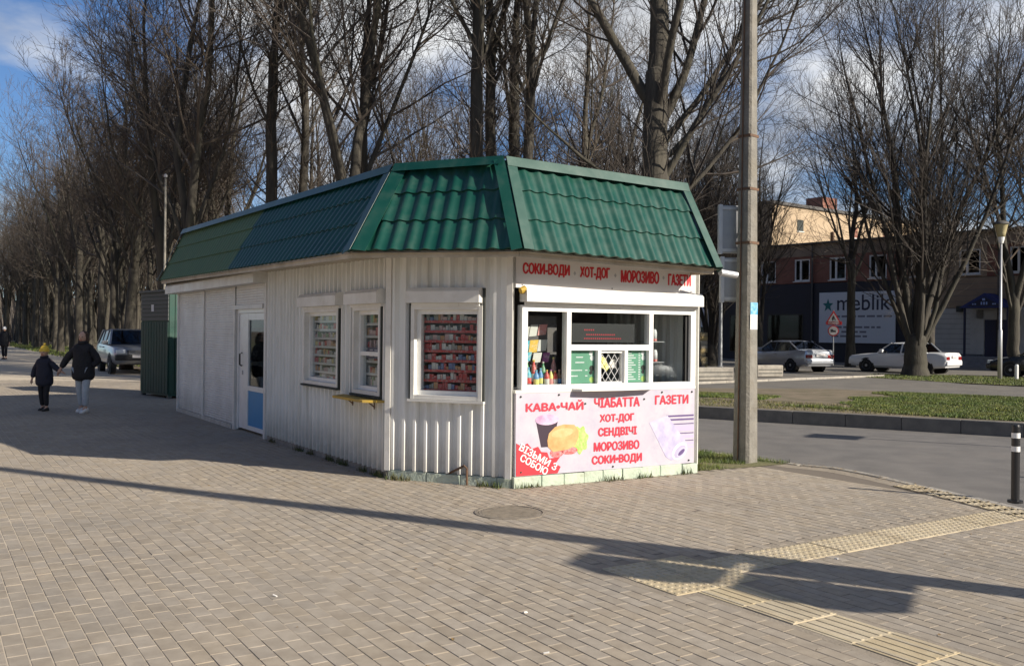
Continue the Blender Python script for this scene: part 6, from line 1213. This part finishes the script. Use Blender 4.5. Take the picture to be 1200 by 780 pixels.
SPEC = [('limb', 770, 24.0, 1.0, 0.0, 'thickest bare tree behind the kiosk with one heavy limb reaching left'),
 ('tall', 560, 27.0, 1.0, 0.6, 'left trunk of the tight row above the front corner of the kiosk roof'),
 ('tall_thin', 583, 28.0, 1.05, 2.0, 'second trunk of the tight row above the front corner of the kiosk roof'),
 ('tall', 604, 29.0, 0.9, 4.0, 'third trunk of the tight row above the front corner of the kiosk roof'),
 ('tall_thin', 620, 27.5, 1.0, 1.0, 'rightmost trunk of the tight row above the front corner of the kiosk roof'),
 ('tall_fork', 412, 28.0, 1.0, 0.1, 'low-forked tree above the middle of the shaded roof slope'),
 ('tall_thin', 436, 30.5, 0.95, 3.0, 'slim straight tree just right of the low-forked one above the roof'),
 ('tall', 320, 30.0, 0.92, 5.2, 'straight tree above the colour change in the long roof slope'),
 ('tall_thin', 352, 36.0, 1.05, 0.4, 'slim mossy trunk between the straight tree and the low-forked tree'),
 ('tall_fork', 224, 30.0, 0.85, 2.4, 'forked dark trunk above the far end of the kiosk roof'),
 ('leaning', 206, 33.0, 1.0, 1.2, 'leaning tree left of the far end of the kiosk roof'),
 ('leaning', 152, 38.5, 1.0, 4.8, 'curved trunk rising behind the green cabinet'),
 ('clump', 498, 42.0, 0.9, 0.0, 'small many-stemmed tree seen through the gap left of the tight row'),
 ('clump', 455, 46.0, 0.85, 2.2, 'distant bushy tree above the roof hip'),
 ('clump', 660, 44.0, 0.9, 1.1, 'distant many-stemmed tree right of the tight row'),
 ('tall_thin', 694, 33.0, 0.85, 2.6, 'forked tree between the tight row and the thickest tree'),
 ('clump', 722, 38.0, 1.0, 3.9, 'dark clumped tree just left of the thickest tree'),
 ('multi', 838, 50.0, 0.75, 2.0, 'many-stemmed tree behind the concrete pole'),
 ('clump', 893, 52.0, 0.95, 0.7, 'dark tree just right of the concrete pole before the shopfront'),
 ('multi', 1077, 39.3, 1.0, 0.15, 'huge dark many-stemmed tree on the lawn before the billboard'),
 ('upright', 1001, 51.0, 1.0, 3.0, 'straight mossy trunk in front of the furniture billboard'),
 ('fork', 1192, 39.5, 1.0, 2.0, 'tree cut off by the right edge near the blue entrance'),
 ('multi', 1290, 45.0, 1.0, 3.0, 'many-stemmed tree beyond the right edge with branches reaching into view'),
 ('clump', 1094, 45.5, 0.8, 0.4, 'thinner tree hidden behind the huge many-stemmed tree')]
for kind, u, Y, s, rz, lab in SPEC:
    x, y = tu(u, Y); tree(kind, x, y, lab, G1 if u < 860 else 'bare trees before the brick building', s, rz)
# the park: rows of trees receding along the pavement towards the left
taken = [tu(s[1], s[2]) for s in SPEC]
LBL = 'bare tree in the dense leafless wood beside the pavement'
kinds = ['upright', 'slender', 'fork', 'leaning', 'upright', 'slender']
cnt = 0
def wood_label(u, Y, q):
    near_ = ('front-row' if q < 9.6 else 'second-row' if q < 13 else 'inner')
    who = ('above the distant walker' if u < 22 else 'above the child' if 35 < u < 75 else 'above the woman' if 75 <= u < 112 else 'behind the silver SUV' if u < 168 else 'over the green cabinet' if u < 210 else 'over the far roof end') if not 22 <= u <= 35 else 'between the distant walker and the child'
    return 'bare %s tree of the wood %s' % (near_, who)
for q in (8.6, 11.2, 14.2, 17.6, 21.5, 26, 31, 37, 44):
    p = 30 + (q % 3)
    while p < 128:
        pp = p + rg.uniform(-1.2, 1.2); qq = q + rg.uniform(-1.2, 1.2) if q > 9 else q + rg.uniform(-0.4, 0.5); x, y = pq(pp, qq); p += rg.uniform(3.6, 5.4)
        u, v = px(x, y, 1.0)
        if u < -110 or u > 255: continue
        if y < 29 or min((x - a) ** 2 + (y - b) ** 2 for a, b in taken) < 3.2: continue
        taken.append((x, y)); cnt += 1
        if cnt > 200: continue
        tree(rg.choice(kinds), x, y, wood_label(u, y, qq) if u > -15 else 'bare tree of the wood just beyond the left edge', 'trees of the leafless wood', rg.uniform(0.74, 1.0), rg.uniform(0, 6.28), sz=rg.uniform(0.85, 1.08))
# trees far behind the right side of the kiosk
for u, Y, k, s in ((270, 40, 'upright', 0.95), (375, 44, 'clump', 1.0), (480, 52, 'upright', 0.9), (525, 47, 'clump', 1.0), (585, 50, 'clump', 1.0), (745, 45, 'clump', 1.0), (818, 44, 'clump', 1.0), (640, 58, 'upright', 0.9), (740, 60, 'upright', 0.9), (800, 70, 'fork', 1.0), (860, 78, 'upright', 1.0), (790, 52, 'slender', 0.9), (940, 84, 'fork', 1.0), (1130, 84, 'upright', 1.0), (1230, 80, 'fork', 1.0)):
    x, y = tu(u, Y)
    if u > 880 or u in (540, 690): continue
    tree(k, x, y, 'distant park tree above the %s' % ('shaded roof slope' if u < 470 else 'angled roof face' if u < 600 else 'left half of the front roof slope' if u < 720 else 'right half of the front roof slope' if u < 812 else 'gap between kiosk and concrete pole'), 'distant park trees', s, rg.uniform(0, 6.28))

# trees that share a label are told apart by their order from the left
ORD = ['first', 'second', 'third', 'fourth', 'fifth', 'sixth', 'seventh', 'eighth', 'ninth', 'tenth', 'eleventh', 'twelfth', 'thirteenth', 'fourteenth', 'fifteenth', 'sixteenth', 'seventeenth', 'eighteenth', 'nineteenth', 'twentieth', 'twenty-first', 'twenty-second', 'twenty-third', 'twenty-fourth', 'twenty-fifth', 'twenty-sixth']
same = {}
for o_ in COL.objects:
    if o_.name.startswith('bare_tree') and o_.parent is None: same.setdefault(o_['label'], []).append(o_)
for l_, os_ in same.items():
    if len(os_) < 2 or 'left edge' in l_: continue
    for i_, o_ in enumerate(sorted(os_, key=lambda o: o.location.x / o.location.y)):
        if i_ < len(ORD): o_['label'] = '%s, %s from left' % (l_, ORD[i_])
# the far end of the wood: too many thin stems to count
FW = Branches(); frng = np.random.default_rng(5)
for _ in range(5200):
    p_, q_ = frng.uniform(60, 190), frng.uniform(10, 95)
    x, y = pq(p_, q_)
    if q_ < 46 and p_ < 128: continue
    h_ = frng.uniform(5, 12); b_ = grow(frng, (x, y, 0.0), (frng.normal(0, 0.08), frng.normal(0, 0.08), 1), h_, 4, 0.05, 0.03); FW.add(b_, np.linspace(0.16, 0.03, 5), 4)
    for _ in range(3):
        p2, d2 = at_t(b_, frng.uniform(0.3, 0.95)); c_ = grow(frng, p2, side_dir(frng, d2, 0.7), frng.uniform(1.0, 3.0), 2, 0.1, 0.1); FW.add(c_, (0.035, 0.025, 0.012), 3)
tag(obj('far_wood', FW.mesh('far_wood', 'twig', False), None), 'far end of the leafless wood where single stems merge', 'wood', None, 'stuff')
# out of frame, added to darken pane reflections and sky fill: trees and flats
for i in range(8):
    x, y = pq(2 + 6.2 * i, -11.5 + 0.8 * math.sin(i * 2.2)); tree(kinds[i % 6], x, y, 'added bare tree out of frame on the left lawn, dimming sky fill and reflections', 'added trees out of frame at the left', 0.95, i * 1.3)
def flats(label, o, ex, L, D_, H_):
    t = thing('apartment_block', label, 'building', (o[0], o[1], 0)); F = Fr(o, ex); m = MB(); m.box(F, (0, 0, -0.1), (L, D_, H_)); m.build('wall', 'brick_red', t); m = MB(); m.box(F, (-0.3, -0.3, H_), (L + 0.3, D_ + 0.3, H_ + 0.4)); m.build('roof', 'roof_trim', t)
    for r_ in range(int(H_ / 3)):
        for c in range(int(L / 4)):
            for n_ in (-0.06, D_ + 0.01):
                m = MB(); m.box(F, (1.2 + 4 * c, n_, 1.2 + 3 * r_), (2.9 + 4 * c, n_ + 0.05, 2.7 + 3 * r_)); m.build('window', 'navy', t)
flats('added four-storey block of flats, unseen behind the camera, darkening the front window reflections', (30, -44), (0.46, 0.89), 44, 12, 12.5)
flats('added long block of flats, unseen at the left, darkening the side window reflections', (-58, -20), (0.12, 0.99), 60, 12, 12.5)

# ================================================================== GRASS, WEEDS, LITTER
def blades(name, pts, h, w, m, label, cat):
    pts = np.asarray(pts, float); n = len(pts); hh = nrng.uniform(*h, n); a = nrng.uniform(0, 2 * math.pi, n); b = nrng.uniform(0, 2 * math.pi, n); ln = nrng.uniform(0.1, 0.6, n) * hh
    d = np.stack([np.cos(a), np.sin(a), np.zeros(n)], 1) * (w / 2); tip = pts + np.stack([np.cos(b) * ln, np.sin(b) * ln, hh], 1)
    V = np.stack([pts - d, pts + d, tip], 1).reshape(-1, 3); o = obj(name, np_mesh(name, V, np.arange(3 * n).reshape(-1, 3)), m); tag(o, label, cat, None, 'stuff'); return o
def scatter(poly, n, z, keep=None):
    P = np.array(poly); lo, hi = P.min(0), P.max(0); out_ = []
    while len(out_) < n:
        x, y = rnd.uniform(lo[0], hi[0]), rnd.uniform(lo[1], hi[1])
        if inpoly(x, y, poly) and (keep is None or keep(x, y)): out_.append((x, y, z(x, y) if callable(z) else z))
    return out_
sheet(GRASSPOLY, 0.004).build('grass_bed', 'lawn_soil', None)['kind'] = 'structure'
def clump(x, y, k): return math.sin(x * k + 1.3) + math.sin(y * k * 1.3 + x * 0.7) + math.sin((x + y) * k * 2.1) * 0.7
GP = [p for p in GRASSPOLY if p[1] < 15] + [(1.2, 15.4)]
blades('pole_grass', scatter(GP, 9000, 0.0, lambda x, y: clump(x, y, 3) > -0.9 and not inpoly(x, y, HOLE)), (0.02, 0.075), 0.008, 'grass', 'short ragged grass around the foot of the concrete pole', 'grass')
VERGE = [(3.9, 19.9), (9.2, 16.8), (12.5, 14.8), (17.0, 23.2), (14.2, 25.2), (9.7, 28.7), (5.6, 27.7)]
def gk(x, y):
    d = (x - 3.89) * 0.521 + (y - 19.45) * 0.854; along = (x - 3.89) * 0.854 - (y - 19.45) * 0.521
    return d > 0.95 + 0.3 * clump(x, y, 1.1) and (along > 1.4 + 0.1 * d + 0.5 * clump(x, y, 0.8) or (along < 0.4 and 3.5 < d < 5.5)) and d < 10.4 and clump(x, y, 2.2) > -1.5
blades('verge_grass', scatter(VERGE, 150000, vz, gk), (0.025, 0.065), 0.026, 'grass', 'green grass growing on the verge beyond the road', 'grass')
blades('verge_dry_grass', scatter(VERGE, 9000, vz, lambda x, y: 0.3 < (x - 3.89) * 0.521 + (y - 19.45) * 0.854 < 3.0), (0.02, 0.06), 0.014, 'dry_grass', 'dry trampled grass along the bare edge of the verge', 'grass')
blades('island_grass', scatter(ISL, 26000, 0.06), (0.02, 0.06), 0.03, 'grass', 'grass under the huge tree and around the slim street lamp', 'grass')
LAWNP = [pq(44, 7.0), pq(120, 7.0), pq(120, 11), pq(40, 11)]
blades('wood_edge_grass', scatter(LAWNP, 9000, 0.03), (0.08, 0.2), 0.05, 'grass', 'strip of grass along the edge of the leafless wood', 'grass')
wd = []
for F, L, n, off in ((FF, LF, 420, 0.075), (FM, LM, 420, 0.06), (FL, 4.4, 900, 0.035)):
    for _ in range(n):
        s = rnd.uniform(0, L)
        if math.sin(s * 5 + 0.6) + math.sin(s * 11.3) < (0.4 if F is not FL else -0.6 + 0.4 * s): continue
        p = F(s, off + abs(rnd.gauss(0, 0.03)), 0.0); wd.append(tuple(p))
blades('plinth_weeds', wd, (0.02, 0.10), 0.011, 'weed', 'weeds and withered grass along the foot of the kiosk walls', 'weeds')
lv = []
for F, L, n in ((FF, LF, 60), (FM, LM, 60), (FL, 4.4, 160)):
    for _ in range(n): lv.append(tuple(F(rnd.uniform(0, L), 0.06 + abs(rnd.gauss(0, 0.10)), 0.004)))
for a_, b_ in zip(NK[2:9], NK[3:10]):
    for _ in range(30): f_ = rnd.random(); lv.append((a_[0] * (1 - f_) + b_[0] * f_ - abs(rnd.gauss(0, 0.12)), a_[1] * (1 - f_) + b_[1] * f_ - abs(rnd.gauss(0, 0.1)), 0.016))
for _ in range(120): x_, y_ = rnd.uniform(-6, 4.5), rnd.uniform(4.5, 16); lv.append((x_, y_, 0.003)) if not inpoly(x_, y_, HOLE) else None
LVm = MB()
for x_, y_, z_ in lv:
    r_ = rnd.uniform(0.006, 0.020); a_ = rnd.uniform(0, 6.28); c_, s_ = math.cos(a_) * r_, math.sin(a_) * r_; LVm.add([(x_ - c_, y_ - s_, z_), (x_ + s_ * 0.6, y_ - c_ * 0.6, z_ + 0.003), (x_ + c_, y_ + s_, z_ + 0.002), (x_ - s_ * 0.6, y_ + c_ * 0.6, z_ + 0.005)], [(0, 1, 2), (0, 2, 3)])
mat('dead_leaf', (0.16, 0.10, 0.05), 0.9, col2=(0.26, 0.19, 0.11), scale=4, island=0.3)
tag(LVm.build('dead_leaves', 'dead_leaf'), 'dead leaf crumbs and grit blown along the walls and kerb', 'leaves', None, 'stuff')
# litter: cigarette ends and paper scraps
for i, (x, y, lab) in enumerate(((0.20, 4.9, 'small white cigarette end on the pavers at the bottom centre'), (2.50, 7.05, 'pale pebble of litter beside the cross tactile strip'), (0.10, 5.6, 'tiny paper crumb right of the bottom centre'), (-1.5, 5.9, 'tiny white scrap on the left foreground pavers'))):
    F = Fr((x, y, 0), (math.cos(i * 2.0), math.sin(i * 2.0)), None); m = MB(); m.bbox(F, (-0.016, -0.005, 0.001), (0.016, 0.005, 0.010), 0.0035)
    m.v = [(a, b, c + 0.004 * math.sin(a * 90)) for a, b, c in m.v]; single(m, 'litter', 'litter_white', lab, 'litter', (x, y, 0.0), 'litter on the pavement')
print('trees', NT[0], 'pavers', len(cells))
